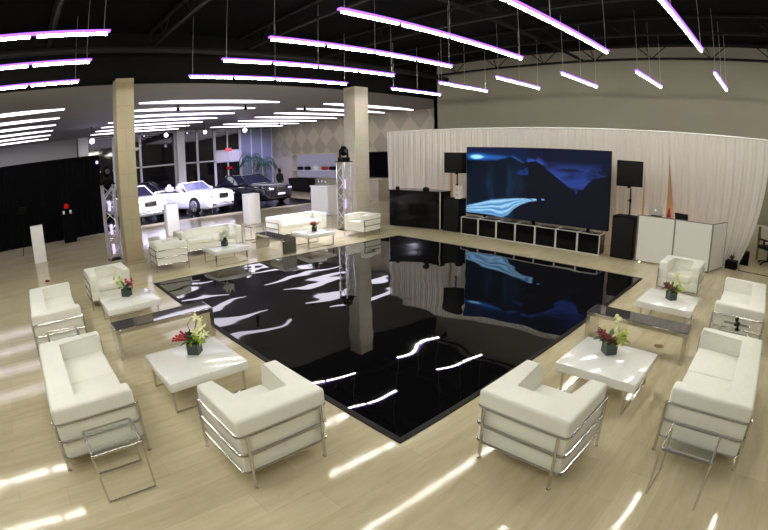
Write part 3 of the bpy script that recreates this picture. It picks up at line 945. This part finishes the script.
def screen_col(u, v):
    """u 0..1 along the screen from the bar side, v 0..1 downwards"""
    n = fbm(u * 9, v * 7, 1)
    rd = interp(RIDGE, u) + .015 * (fbm(u * 30, 1.7, 2) - .5)
    if v < rd:
        if u < .46:
            g = 1.3 * gau(u, v, .075, .14, .045, .035) + .75 * gau(u, v, .10, .135, .09, .04) + .65 * gau(u, v, .23, .145, .10, .03) + .45 * max(0, 1 - abs(v - (.14 + (u - .36) * 1.1)) / .04) * sstep(.34, .37, u)
            g *= .5 + .9 * n
            col = lerp3((.004, .010, .045), (.03, .20, .72), min(1, g))
            if g > .75: col = lerp3(col, (.35, .80, 1.0), min(1, (g - .75) * 2.5))
            return col
        k = sstep(.14, .30, v) * sstep(.32, .62, fbm(u * 7 + 3, v * 9, 3))
        col = lerp3((.004, .006, .022), (.020, .045, .22), k)
        d = rd - v
        if u < .80: col = lerp3(col, (.04, .10, .50), .75 * max(0, 1 - d / .09) * sstep(.35, .6, fbm(u * 16, v * 16, 4)))
        return col
    st = fbm(u * 15, v * 2.0, 5)
    dark = sstep(.30, .55, u)
    col = lerp3(lerp3((.002, .006, .016), (.006, .022, .055), sstep(.40, .72, st)), (.0035, .004, .009), dark)
    if .36 < u < .47 and .25 < v < .52: col = lerp3(col, (.01, .04, .2), sstep(.5, .7, fbm(u * 20, v * 12, 8)))
    if v < .55 and u < .5: col = [c * (.5 + v) for c in col]
    top, bot = interp(STOP, u), interp(SBOT, u)
    if u < .53 and top < v < bot:
        w_ = (v - top) / max(.001, bot - top)
        s_ = .5 + .5 * math.sin(w_ * 24 + 1 + fbm(u * 6, w_ * 3, 9) * 6)
        inten = sstep(0, .10, w_) * sstep(0, .08, 1 - w_)
        col = lerp3(col, lerp3((.05, .22, .50), (.42, .72, .95), s_ * (.5 + .7 * fbm(u * 24, w_ * 10, 12))), inten)
    if gau(u, v, .575, .69, .012, .01) > .4: col = (.1, .3, .8)
    return col
r = thing('led_screen', 'large LED video wall showing dark blue mountains and a glowing stream', 'screen', (9.36, 0, 0))
r.rotation_euler = (0, 0, .005)
SY0, SY1, SZ0, SZ1 = 6.20, 1.60, .58, 2.635
nx, ny = 240, 108
bm = bmesh.new()
grid = [[bm.verts.new((-.052, SY0 + (SY1 - SY0) * i / nx, SZ1 + (SZ0 - SZ1) * j / ny)) for i in range(nx + 1)] for j in range(ny + 1)]
for j in range(ny):
    for i in range(nx): bm.faces.new((grid[j][i], grid[j + 1][i], grid[j + 1][i + 1], grid[j][i + 1]))
me = bpy.data.meshes.new('display'); bm.to_mesh(me); bm.free()
ca = me.color_attributes.new('picture', 'FLOAT_COLOR', 'POINT')
for j in range(ny + 1):
    for i in range(nx + 1):
        c = screen_col(i / nx, j / ny); ca.data[j * (nx + 1) + i].color = (*c, 1)
sm = bpy.data.materials.new('screen_picture'); sm.use_nodes = True
nt = sm.node_tree; bb = nt.nodes['Principled BSDF']
bb.inputs['Base Color'].default_value = (.01, .01, .012, 1); bb.inputs['Roughness'].default_value = .6; bb.inputs['Specular IOR Level'].default_value = .03
at = nt.nodes.new('ShaderNodeVertexColor'); at.layer_name = 'picture'
nt.links.new(at.outputs[0], bb.inputs['Emission Color']); bb.inputs['Emission Strength'].default_value = 1.0
me.materials.append(sm)
o = bpy.data.objects.new('display', me); C.objects.link(o); o.parent = r
MB().span((-.05, SY1 - .01, SZ0 - .01), (.05, SY0 + .01, SZ1 + .01)).build('screen_cabinet', M['black_matte'], r, smooth=False)
for y in (2.2, 3.9, 5.6): MB().span((.05, y - .04, 0), (.11, y + .04, 2.3)).span((-.05, y - .04, 0), (.5, y + .04, .04)).build('support', M['black_matte'], r, smooth=False)

# risers under the screen
yy0, yy1 = 6.08, 1.62
n = 7; bw = (yy0 - yy1) / n
lab7 = ['at the end by the black bar counter', 'second from the black bar counter', 'third from the black bar counter', 'middle one', 'third from the tall speaker', 'second from the tall speaker', 'at the end by the tall speaker']
for k in range(n):
    yc = yy0 - bw * (k + .5)
    r = thing('riser_box', 'silver-edged black riser box under the screen, ' + lab7[k], 'riser box', (8.83, yc, 0), 0, 'silver-edged black riser boxes under the screen')
    MB().span((.01, -bw / 2 + .015, .012), (.44, bw / 2 - .015, .52)).build('box_body', M['black_gloss'], r, smooth=False)
    f = MB(); h = bw / 2; e_ = .013
    for s_ in (-1, 1):
        f.span((0, s_ * h - s_ * 2 * e_, 0), (.022, s_ * h, .535))
        f.span((.42, s_ * h - s_ * 2 * e_, 0), (.445, s_ * h, .535))
    for z in (0, .51): f.span((0, -h + .026, z), (.022, h - .026, z + .024))
    for s_ in (-1, 1): f.span((.022, s_ * h - s_ * 2 * e_, .515), (.42, s_ * h, .535))
    f.build('edge_frame', M['silver'], r, smooth=False)

# ------------------------------------------------------------------ black bar counter by the drape
r = thing('bar_counter', 'glossy black bar counter in front of the white drape', 'bar counter', (0, 0, 0))
P = [(8.50, 8.85), (8.92, 6.98), (9.45, 6.98), (9.40, 8.85)]
b = MB(); b.prism(P[::-1], 2, .02, 1.20); b.build('counter_body', M['black_gloss'], r, smooth=False)
b = MB(); b.prism([(8.47, 8.88), (8.90, 6.95), (9.48, 6.95), (9.43, 8.88)][::-1], 2, 1.20, 1.23); b.build('counter_top', M['black_gloss'], r, smooth=False)
MB().span((8.89, 6.955, 0), (8.92, 6.985, 1.22)).build('joint_glint', M['silver'], r, smooth=False)  # silver strip stands for the bright reflection line at the panel joint
for (x, y, s_, lab) in ((8.95, 7.6, .09, 'small dark box on the black bar counter, nearer the speaker'), (8.65, 8.6, .06, 'small dark box on the black bar counter, at its far end')):
    o = MB().box((0, 0, .045), (s_ * 1.2, s_ * 2.2, .09), .01).box((0, 0, .1), (s_ * .6, s_ * 1.2, .03), .01).build('small_box', M['rubber'])
    o.location = (x, y, 1.231); tag(o, lab, 'box', 'small boxes on the bar counter')

# ------------------------------------------------------------------ speakers
def speaker(label, loc, rz):
    r = thing('loudspeaker', label, 'loudspeaker', loc, rz, 'black pole-mounted loudspeakers')
    b = MB(); b.prism([(-.33, -.20), (.33, -.20), (.33, .02), (.22, .22), (-.22, .22), (-.33, .02)], 2, 0, .63)
    b.build('cabinet', M['black_matte'], r, ang=20)
    MB().span((-.30, -.215, .03), (.30, -.20, .60), .005).build('front_grille', M['rubber'], r)
    MB().lathe([(.045, -.05), (.045, 0)], (0, 0, 0), 12).build('pole_socket', M['black_matte'], r)
    return r
def subwoofer(label, x0, y0, x1, y1, h):
    r = thing('subwoofer', label, 'subwoofer', ((x0 + x1) / 2, (y0 + y1) / 2, 0), 0, 'black subwoofer boxes')
    a, b_ = (x1 - x0) / 2, (y1 - y0) / 2
    MB().span((-a, -b_, .01), (a, b_, h), .012).build('cabinet', M['black_matte'], r)
    MB().span((-a - .012, -b_ + .03, .04), (-a, b_ - .03, h - .04), .004).build('front_grille', M['rubber'], r)
    return r
def pole(label, loc, h):
    r = thing('speaker_pole', label, 'speaker pole', loc, 0, 'black speaker poles')
    MB().tube([(0, 0, 0), (0, 0, h)], .02, 8).lathe([(.06, 0), (.05, .015), (.02, .03)], (0, 0, 0), 12).build('pole_shaft', M['black_matte'], r)
    MB().lathe([(.03, -.04), (.032, .04)], (0, 0, h * .55), 10).tube([(0, 0, h * .55), (.0, .07, h * .55 + .01)], .01, 6).build('clamp', M['black_matte'], r)
    return r
subwoofer('black subwoofer between the bar counter and the screen risers', 8.92, 6.22, 9.28, 6.86, 1.05)
pole('black pole on the subwoofer by the bar counter', (9.10, 6.44, 1.05), .73)
speaker('black loudspeaker beside the drape, near the bar counter', (9.05, 6.42, 1.84), PI * 1.5 + .1)
subwoofer('tall black subwoofer between the screen risers and the white booth', 8.90, .74, 9.45, 1.34, 1.06)
pole('black pole on the subwoofer beside the booth', (9.2, .98, 1.06), .68)
speaker('black loudspeaker above the subwoofer beside the booth', (9.20, 1.03, 1.80), PI * 1.5 + .35)
r = thing('white_device', 'small white device standing on the subwoofer by the bar counter', 'device', (9.02, 6.32, 1.051))
MB().span((-.09, -.09, 0), (.045, .09, .40), .01).build('device_body', M['white_matte'], r)
MB().span((-.095, -.06, .06), (-.09, .06, .18)).build('device_grille', M['silver'], r, smooth=False)
MB().span((-.095, -.05, .22), (-.09, .05, .34)).build('device_grille', M['silver'], r, smooth=False)

# ------------------------------------------------------------------ booth
r = thing('dj_booth', 'white panel booth with thin metal edges in front of the drape', 'booth', (0, 0, 0))
pts = [(8.95, .66), (9.02, -.28), (9.06, -1.23), (10.0, -1.50)]
M['booth'] = mat('frosted_white', (0.80, 0.79, 0.77), 0.35)
for k, (a, b_) in enumerate(zip(pts, pts[1:])):
    a, b_ = Vector((*a, 0)), Vector((*b_, 0)); d = (b_ - a); L_ = d.length; ang = math.atan2(d.y, d.x)
    rot = Matrix.Rotation(ang, 3, 'Z')
    mid = (a + b_) / 2
    MB().box((mid.x, mid.y, .58), (L_ - .04, .03, 1.10), rot=rot).build('front_panel', M['booth'], r, smooth=False)
fr = MB()
for (x, y) in pts: fr.box((x, y, .575), (.035, .035, 1.15))
for a, b_ in zip(pts, pts[1:]):
    fr.tube([(a[0], a[1], 1.14), (b_[0], b_[1], 1.14)], .014, 6); fr.tube([(a[0], a[1], .02), (b_[0], b_[1], .02)], .014, 6)
fr.build('metal_frame', M['darkmetal'], r, smooth=False)
b = MB(); b.prism([(9.0, .64), (9.7, .64), (9.72, -1.36), (9.1, -1.2)], 2, 1.0, 1.03); b.build('shelf', M['white_matte'], r, smooth=False)
# computer and mixer on the booth shelf
def laptop(name, label, loc, rz, col, glow):
    r = thing(name, label, 'laptop', loc, rz)
    MB().span((-.18, -.13, 0), (.18, .13, .018), .004).build('keyboard_base', col, r)
    sc_ = MB().box((0, -.16, .125), (.36, .012, .25), .004, rot=Matrix.Rotation(.22, 3, 'X')).build('screen_lid', col, r)
    if glow:
        lg = MB().lathe([(.022, 0), (.022, .003)], (0, -.172, .13), 14, Matrix.Rotation(PI / 2 + .22, 3, 'X')).ball((.008, -.172, .162), (.009, .002, .011), 8, 5)
        lg.build('logo', M['apple'], sc_)
    return r
r = thing('dj_mixer', 'low black mixing deck on the booth shelf under the silver laptop', 'mixer', (9.35, .20, 1.033), PI / 2)
MB().span((-.34, -.16, 0), (.34, .16, .07), .01).build('deck_body', M['black_matte'], r)
for i in range(5): MB().lathe([(.015, 0), (.012, .02)], (-.25 + i * .12, -.05, .07), 8).build('knob', M['silver'], r)
laptop('laptop', 'silver laptop with a small glowing round mark, open on the booth', (9.42, .30, 1.145), -PI / 2, M['silver'], True)
o = MB().span((-.11, -.12, 0), (.11, .12, .038)).span((-.12, -.13, .032), (.12, .13, .038)).build('laptop_stand', M['black_matte'])
o.location = (9.42, .30, 1.105); tag(o, 'small black stand under the silver laptop', 'stand')
laptop('laptop', 'dark laptop standing open on the booth, away from the speaker', (9.40, -.42, 1.031), -PI / 2 - .2, M['rubber'], False)
o = MB().lathe([(.05, 0), (.06, .05), (.03, .22), (.015, .3)], (0, 0, 0), 12).build('red_glow_shape', M['brightred'])  # red cone stands in for red uplight glow in the drape gap
o.location = (9.62, .02, 1.031); tag(o, 'red cone on the booth standing for red uplight glow behind', 'cone')
# planter beside booth
r = thing('planter_box', 'black square planter box at the foot of the drape, beside the booth', 'planter', (10.12, -1.74, 0), -.15)
b = MB(); b.prism([(-.15, -.15), (.15, -.15), (.15, .15), (-.15, .15)], 2, 0, .2); b.build('planter', M['black_matte'], r, smooth=False)
lv = MB(); rng = random.Random(11)
for k in range(14):
    a = rng.uniform(0, 6.28); lv.leaf((0, 0, .2), (.14 * math.cos(a), .14 * math.sin(a), .27 + rng.uniform(0, .1)), .03, .02)
lv.build('foliage', M['dkgreen'], r)

# things beyond the drape opening
r = thing('office_chair', 'black chair with low back seen through the drape opening', 'chair', (11.5, -2.75, 0), 2.4)
MB().span((-.27, -.27, .42), (.27, .27, .52), .04).build('seat', M['rubber'], r)
MB().span((-.26, .22, .55), (.26, .30, .98), .04).build('backrest', M['rubber'], r)
for s_ in (-1, 1): MB().span((s_ * .28 - .03, -.2, .66), (s_ * .28 + .03, .22, .70), .01).span((s_ * .28 - .02, -.02, .48), (s_ * .28 + .02, .03, .66)).build('armrest', M['rubber'], r)
MB().tube([(0, 0, .1), (0, 0, .42)], .03).build('pedestal', M['black_matte'], r)
lg = MB()
for k in range(5):
    a = k * 2 * PI / 5; lg.tube([(0, 0, .11), (.3 * math.cos(a), .3 * math.sin(a), .06)], .02, 6).ball((.3 * math.cos(a), .3 * math.sin(a), .03), (.03, .03, .03), 8, 6)
lg.build('base', M['black_matte'], r)
r = thing('crate_stack', 'beige cardboard carton standing behind the black chair', 'carton', (12.3, -2.35, 0), .2)
MB().span((-.25, -.3, 0), (.25, .3, .95), .01).build('carton_body', M['cream_wall'], r)
MB().span((-.255, -.04, 0), (-.25, .04, .95)).build('tape', M['brass'], r, smooth=False)
o = MB().span((-.3, -.3, 0), (.3, .3, .42), .02).span((-.31, -.31, .2), (.31, .31, .24)).build('equipment_case', M['black_matte'])
o.location = (11.0, -2.0, 0); tag(o, 'black equipment case just past the swept edge of the drape', 'case')
o.scale = (.6, .6, .8)
o = MB().tube([(10.25, -1.95, .008), (9.98, -1.95, .008), (9.93, -2.6, .008), (9.9, -4.2, .008)], .008, 6).build('floor_cable', M['rubber'])
tag(o, 'thin black cable on the floor running from the planter past the drape end', 'cable')

# ------------------------------------------------------------------ car platform and cars
o = MB().span((-4.5, 17.5, 0), (12.1, 27.5, .03)).build('display_platform', M['black_gloss'], smooth=False)
tag(o, 'low glossy black platform carrying the parked cars', 'platform')
def make_car(label, loc, rz, paint, open_top=False, simple=False):
    """front faces local -y"""
    r = thing('car', label, 'car', loc, rz, 'cars parked on the black platform')
    # body stations along y: (y, half width, top z, bottom z)
    st = [(-2.66, .55, .86, .36), (-2.62, .74, .96, .28), (-2.52, .87, 1.03, .23), (-2.3, .94, 1.07, .20), (-1.9, .97, 1.09, .20), (-1.5, .98, 1.10, .20), (-.95, .985, 1.09, .2), (0, .985, 1.05, .2), (1.0, .98, 1.04, .2), (1.7, .97, 1.04, .2), (2.2, .93, 1.0, .22), (2.5, .84, .92, .26), (2.62, .66, .80, .34)]
    prof = [(0, 0.0), (.35, .012), (.62, .035), (.80, .075), (.92, .14), (.985, .24), (1.0, .36), (1.0, .6), (.985, .85), (.95, .95), (.90, 1.0)]
    b = MB(); rings = []
    for (y, hw, zt, zb) in st:
        ring = []
        P2 = [(hw * px_, zt - (zt - zb) * pz) for px_, pz in prof]
        full = [(-x, z) for x, z in P2[::-1]] + P2[1:]
        for (x, z) in full: ring.append(b.bm.verts.new((x, y, z)))
        rings.append(ring)
    for A, B in zip(rings, rings[1:]):
        k = len(A)
        for j in range(k): b.bm.faces.new((A[j], A[(j + 1) % k], B[(j + 1) % k], B[j]))
    b.bm.faces.new(rings[0]); b.bm.faces.new(rings[-1][::-1])
    b.build('body', paint, r, ang=50)
    # cabin
    def hoop(y, hw, z): return [(-hw, y, z), (hw, y, z)]
    if not open_top:
        base = [(-1.0, .82), (1.75, .80)]
        c = MB()
        lo = [(-.86, -.98, 1.03), (.86, -.98, 1.03), (.84, 1.75, 1.01), (-.84, 1.75, 1.01)]
        hi = [(-.66, -.28, 1.50), (.66, -.28, 1.50), (.64, 1.05, 1.50), (-.64, 1.05, 1.50)]
        V = [c.bm.verts.new(p) for p in lo + hi]
        for k in range(4): c.bm.faces.new((V[k], V[(k + 1) % 4], V[4 + (k + 1) % 4], V[4 + k]))
        c.bm.faces.new(V[4:]); c.bm.faces.new(V[3::-1])
        c.build('windows', M['carglass'], r, smooth=False)
        MB().span((-.67, -.32, 1.485), (.67, 1.10, 1.54), .03).build('roof', paint, r)
        for s_ in (-1, 1):
            for (p0, p1, q) in (((s_ * .87, -1.0, 1.05), (s_ * .67, -.28, 1.51), .03), ((s_ * .85, 1.76, 1.03), (s_ * .65, 1.06, 1.51), .05), ((s_ * .84, .35, 1.04), (s_ * .66, .35, 1.51), .035)):
                MB().tube([p0, p1], q, 6).build('roof_pillar', paint, r)
    else:
        c = MB(); V = [c.bm.verts.new(p) for p in [(-.84, -.98, 1.03), (.84, -.98, 1.03), (.68, -.42, 1.42), (-.68, -.42, 1.42)]]
        c.bm.faces.new(V)
        V = [c.bm.verts.new(p) for p in [(-.84, -.965, 1.03), (.84, -.965, 1.03), (.68, -.405, 1.42), (-.68, -.405, 1.42)]]
        c.bm.faces.new(V[::-1])
        c.build('windscreen', glass('windscreen_glass', (.2, .2, .35), .03, .6), r, smooth=False)
        MB().tube([(-.88, -1.0, 1.02), (-.70, -.42, 1.44), (.70, -.42, 1.44), (.88, -1.0, 1.02)], .028, 6).build('windscreen_frame', paint, r)
        MB().span((-.80, -.75, 1.0), (.80, 1.35, 1.055), .02).build('cockpit', M['carglass'], r)
        for (x, y) in ((-.38, .0), (.38, .0), (-.36, .95), (.36, .95)):
            MB().span((x - .26, y, .95), (x + .26, y + .2, 1.26), .07, 3).ball((x, y + .1, 1.31), (.14, .07, .09)).build('seat', M['tan_leather'], r)
        MB().span((-.82, 1.3, 1.0), (.82, 1.8, 1.10), .05, 3).build('folded_roof', paint, r)
    for (x, y) in ((-.93, -1.62), (.93, -1.62), (-.93, 1.68), (.93, 1.68)):
        s_ = 1 if x > 0 else -1
        rot = Matrix.Rotation(PI / 2, 3, 'Y')
        MB().lathe([(.39, -.02), (.39, .02)], (x + s_ * .042, y, .395), 24, rot).build('wheel_arch', M['rubber'], r)
        w_ = MB().lathe([(.30, -.12), (.345, -.11), (.36, -.06), (.36, .06), (.345, .11), (.30, .12)], (x, y, .362), 24, rot).build('wheel', M['rubber'], r)
        rm = MB().lathe([(.25, -.02), (.27, .0), (.25, .01)], (x + s_ * .115, y, .362), 20, rot)
        for k in range(8):
            a = k * PI / 4
            rm.tube([(x + s_ * .125, y, .362), (x + s_ * .125, y + .26 * math.cos(a), .362 + .26 * math.sin(a))], .022, 5)
        rm.build('rim', M['rim'], w_)
    if not simple:
        g = MB().span((-.30, -2.70, .66), (.30, -2.60, .90), .02).build('grille', M['chrome'], r)
        gs = MB()
        for k in range(12): gs.span((-.275 + k * .047, -2.704, .68), (-.245 + k * .047, -2.695, .88))
        gs.build('grille_slat', M['carblack'], g, smooth=False)
        for s_ in (-1, 1):
            MB().span((s_ * .64 - .15, -2.665, .76), (s_ * .64 + .15, -2.52, .86), .03).build('headlight', M['headlamp'], r)
            MB().ball((s_ * 1.05, -.72, 1.08), (.10, .06, .07)).tube([(s_ * .88, -.72, 1.03), (s_ * 1.02, -.72, 1.06)], .02, 5).build('side_mirror', paint, r)
        MB().span((-.72, -2.66, .36), (.72, -2.575, .44), .02).build('lower_intake', M['carblack'], r)
        MB().span((-.72, -2.665, .33), (.72, -2.60, .35), .008).build('bumper_trim', M['chrome'], r)
        MB().span((-.25, -2.69, .49), (.25, -2.63, .59), .005).build('number_plate', M['white_matte'], r)
    return r
make_car('white car partly hidden behind the stone column, facing the hall', (2.72, 20.9, .03), .12, M['carwhite'])
make_car('white open-top convertible beyond the far sofa, the nearer half turned to the hall', (5.68, 20.6, .03), .36, M['carwhite'], True)['label'] = 'white open-top convertible with its roof down'
make_car('black saloon car with chrome grille', (9.4, 20.9, .03), .22, M['carblack'])['label'] = 'black car with chrome grille, beside the palm'
make_car('black car parked behind the two white cars', (4.6, 25.3, .03), 1.1, M['carblack'])

# spotlights in the showroom
for (x, y, z, s_, lab) in ((1.05, 21.8, 4.0, 1.5, 'bright round spotlight above the end of the black curtain'), (5.06, 21.8, 4.02, 1.2, 'bright round spotlight above the white convertible, nearest the curtain side'), (7.31, 21.8, 4.07, 1.1, 'bright round spotlight beside the pale window column'),
                       (9.78, 21.8, 4.1, 1.4, 'bright round spotlight above the black car'), (3.84, 21.8, 4.05, .5, 'faint small spotlight beside the stone column'), (6.26, 21.8, 4.06, .6, 'faint small spotlight between two bright ones'),
                       (.52, 17.0, 2.84, .8, 'violet spotlight at the top corner of the black curtain')):
    r = thing('spotlight', lab, 'spotlight', (x, y, z), 0, 'round spotlights in the showroom')
    top = (4.745 - z) if y > 20 else .3
    MB().tube([(0, .05, .04), (0, .05, top)], .012, 6).lathe([(.06, -.02), (.08, .12), (.05, .22), (.02, .24)], (0, .05, 0), 12, Matrix.Rotation(-PI / 2, 3, 'X')).build('lamp_housing', M['black_matte'], r)
    MB().ball((0, 0, 0), (.085 * s_,) * 3, 12, 8).build('bulb', M['led'] if s_ >= 1 else M['lens'], r)

for (x, y, lab) in ((3.6, 15.38, 'added black ceiling downlight aimed at the white car by the column'), (6.6, 15.38, 'added black ceiling downlight aimed at the convertible'), (9.6, 15.38, 'added black ceiling downlight aimed at the black car'), (13.4, 24.0, 'added black ceiling downlight aimed at the palms')):  # fittings added only to house the added lamps
    r = thing('added_downlight', lab, 'spotlight', (x, y, 4.745), 0, 'added black downlights in the showroom ceiling')
    MB().lathe([(.07, -.01), (.07, 0)], (0, 0, 0), 14).tube([(0, 0, -.01), (0, 0, -.08)], .02, 8).build('canopy', M['black_matte'], r)
    MB().lathe([(.05, .02), (.075, .03), (.06, .14), (.03, .16)], (0, 0, -.24), 14).build('lamp_housing', M['black_matte'], r)
# palms by the blue window
def palm(label, loc, seed, h):
    rng = random.Random(seed)
    r = thing('potted_palm', label, 'palm', loc, 0, 'potted palms by the window')
    MB().lathe([(.22, 0), (.3, .45), (.27, .45), (.25, .4)], (0, 0, 0), 16).build('pot', M['black_matte'], r)
    MB().tube([(0, 0, .4), (.05, .02, h * .5), (0, 0, h)], .05, 7, r2=.03).build('trunk', M['brass'], r)
    fr_ = MB()
    for k in range(15):
        a = k * 2.4 + rng.uniform(-.3, .3); L_ = rng.uniform(.65, .95); rise = rng.uniform(.1, .75)
        pts = []
        for i in range(9):
            f = i / 8
            pts.append(Vector((L_ * f * math.cos(a), L_ * f * math.sin(a), h + rise * math.sin(f * 2.4) - .45 * f * f)))
        fr_.tube(pts, .012, 4)
        sd = Vector((-math.sin(a), math.cos(a), 0))
        for i in range(1, 9):
            for q in (-1, 1):
                fr_.leaf(pts[i], pts[i] + sd * q * .32 * (1 - .5 * i / 8) + Vector((0, 0, -.14)) + (pts[i] - pts[i - 1]) * 1.2, .055)
    fr_.build('fronds', M['palm'], r)
    return r
palm('tall potted palm standing in front of the blue-lit window, nearer the doors', (13.1, 27.6, 0), 3, 2.3)
palm('taller potted palm in front of the blue-lit window, nearer the diamond wall', (14.5, 28.0, 0), 5, 2.0)

# person standing behind the black car
def person(label, loc, rz, h=1.72):
    r = thing('person', label, 'person', loc, rz)
    k = h / 1.72
    V = [(0, 0, .95), (0, 0, 1.15), (0, 0, 1.38), (0, 0, 1.48), (0, -.01, 1.56), (0, -.01, 1.66),
         (.18, 0, 1.40), (.23, .02, 1.13), (.20, -.10, .92), (-.18, 0, 1.40), (-.23, .02, 1.13), (-.20, -.10, .92),
         (.09, 0, .88), (.11, 0, .50), (.12, .02, .08), (.12, -.14, .04), (-.09, 0, .88), (-.11, 0, .50), (-.12, .02, .08), (-.12, -.14, .04)]
    E_ = [(0, 1), (1, 2), (2, 3), (3, 4), (4, 5), (2, 6), (6, 7), (7, 8), (2, 9), (9, 10), (10, 11), (0, 12), (12, 13), (13, 14), (14, 15), (0, 16), (16, 17), (17, 18), (18, 19)]
    R_ = [.14, .13, .15, .06, .09, .085, .065, .05, .035, .065, .05, .035, .09, .065, .045, .04, .09, .065, .045, .04]
    me = bpy.data.meshes.new('body'); me.from_pydata([tuple(c * k for c in v) for v in V], E_, [])
    o = bpy.data.objects.new('body', me); C.objects.link(o); o.parent = r
    md = o.modifiers.new('skin', 'SKIN'); o.modifiers.new('sub', 'SUBSURF').levels = 2
    for i, q in enumerate(R_):
        sv = me.skin_vertices[0].data[i] if me.skin_vertices else None
        if sv: sv.radius = (q * k, q * k * (.75 if i < 3 else 1))
    o.modifiers['sub'].render_levels = 2
    me.materials.append(M['rubber'])
    MB().ball((0, -.02, 1.62 * k), (.088, .105, .125), 14, 10).ball((0, -.125, 1.615 * k), (.014, .02, .022), 6, 5).ball((.09, 0, 1.62 * k), (.012, .02, .03), 6, 5).ball((-.09, 0, 1.62 * k), (.012, .02, .03), 6, 5).build('head', M['skin'], r)
    MB().ball((0, .02, 1.66 * k), (.10, .11, .12), 14, 10).build('hair', M['black_matte'], r)
    return r
p_ = person('person in dark clothes standing behind the black car', (12.25, 22.2, .03), 2.0, 1.66)
b_o = [c for c in p_.children if c.name.startswith('body')][0]
if not b_o.data.skin_vertices:
    bpy.context.view_layer.objects.active = b_o
    b_o.select_set(True)
    bpy.ops.mesh.customdata_skin_add()

# ------------------------------------------------------------------ far bar, shelves, counters
r = thing('white_bar', 'white pleated bar counter in front of the lit shelf wall', 'bar counter', (8.9, 13.15, 0), -PI / 2)
MB().span((-.62, -.25, 1.13), (.62, .3, 1.2), .01).build('counter_top', M['white_gloss'], r)
b = MB()
for k in range(24): b.tube([(-.56 + k * .0487, -.2, 0.01), (-.56 + k * .0487, -.2, 1.13)], .03, 8)
b.span((-.58, -.2, .01), (.58, .25, 1.13)); b.build('pleated_front', M['white_matte'], r)
for k in range(3):
    a = -.3 + k * .25
    P0 = Matrix.Rotation(-PI / 2, 3, 'Z') @ Vector((a, -.02, 0))
    o = MB().lathe([(.035, 0), (.03, .004), (.005, .01), (.005, .09), (.035, .13), (.03, .2), (.028, .2), (.03, .13)], (0, 0, 0), 12).build('wine_glass', M['stem_glass'])
    o.location = (8.9 + P0.x, 13.15 + P0.y, 1.201)
    tag(o, ('clear wine glass on the white bar, nearest the cars', 'clear wine glass on the white bar, middle of three', 'clear wine glass on the white bar, nearest the column')[k], 'wine glass', 'wine glasses on the white bar')
M['backlit'] = emis('lit_shelf_back', (.55, .52, .72), .38)
r = thing('display_shelf', 'blue-lit display shelf unit against the tan wall', 'shelf', (15.93, 23.3, 0))
MB().span((-.04, -2.55, .95), (0, 2.55, 2.5)).build('lit_back', M['backlit'], r, smooth=False)
MB().span((-.42, -2.55, 1.42), (-.04, 2.55, 1.46)).build('shelf_board', M['white_matte'], r, smooth=False)
MB().span((-.45, -2.65, 2.5), (0, 2.65, 2.58)).span((-.45, 2.55, 0), (0, 2.65, 2.5)).span((-.45, -2.65, 0), (0, -2.55, 2.5)).build('shelf_case', M['cream_wall'], r, smooth=False)
for k, (y, m_) in enumerate(((25.1, 'rubber'), (24.2, 'rubber'), (23.2, 'white_matte'), (22.2, 'brightred'), (21.4, 'rubber'))):
    rr = thing('handbag', ('dark handbag at the car end of the lit shelf', 'dark handbag second along the lit shelf', 'pale handbag in the middle of the lit shelf', 'red handbag on the lit shelf', 'dark handbag at the column end of the lit shelf')[k], 'handbag', (15.68, y, 1.463), 0, 'handbags on the lit shelf')
    MB().span((-.12, -.26, 0), (.12, .26, .24), .06, 3).build('bag_body', M[m_], rr)
    MB().tube([(0, -.14, .22), (0, -.12, .34), (0, .12, .34), (0, .14, .22)], .012, 6).build('bag_handle', M[m_], rr)
r = thing('low_cabinet', 'low dark cabinet beneath the lit shelf', 'cabinet', (15.2, 24.3, 0))
MB().span((-.3, -1.2, .05), (.3, 1.2, .88), .02).build('cabinet_body', M['rubber'], r)
MB().span((-.33, -1.25, .88), (.33, 1.25, .93), .01).build('cabinet_top', M['black_matte'], r)
o = MB().span((-.25, -.28, 0), (.25, .28, .3), .02).span((-.255, -.03, 0), (.255, .03, .305)).build('gift_box', M['brightred'])
r = thing('beige_counter', 'plain beige counter between the far column and the drape', 'counter', (14.4, 16.9, 0))
o.location = (14.3, 17.3, 1.09); tag(o, 'red box on the plain beige counter', 'box')
MB().span((-.4, -1.6, 0), (.4, 1.2, 1.05)).build('counter_body', M['cream_wall'], r, smooth=False)
MB().span((-.43, -1.63, 1.05), (.43, 1.23, 1.09), .01).build('counter_top', M['cream_wall'], r)
r = thing('wall_display', 'large dark wall display between the far column and the drape', 'screen', (15.9, 17.3, 1.8))
MB().span((-.06, -1.1, -.72), (.05, 1.0, .76), .01).build('display_frame', M['black_matte'], r)
MB().span((-.07, -1.04, -.66), (-.06, .94, .70)).build('display_glass', M['black_gloss'], r, smooth=False)
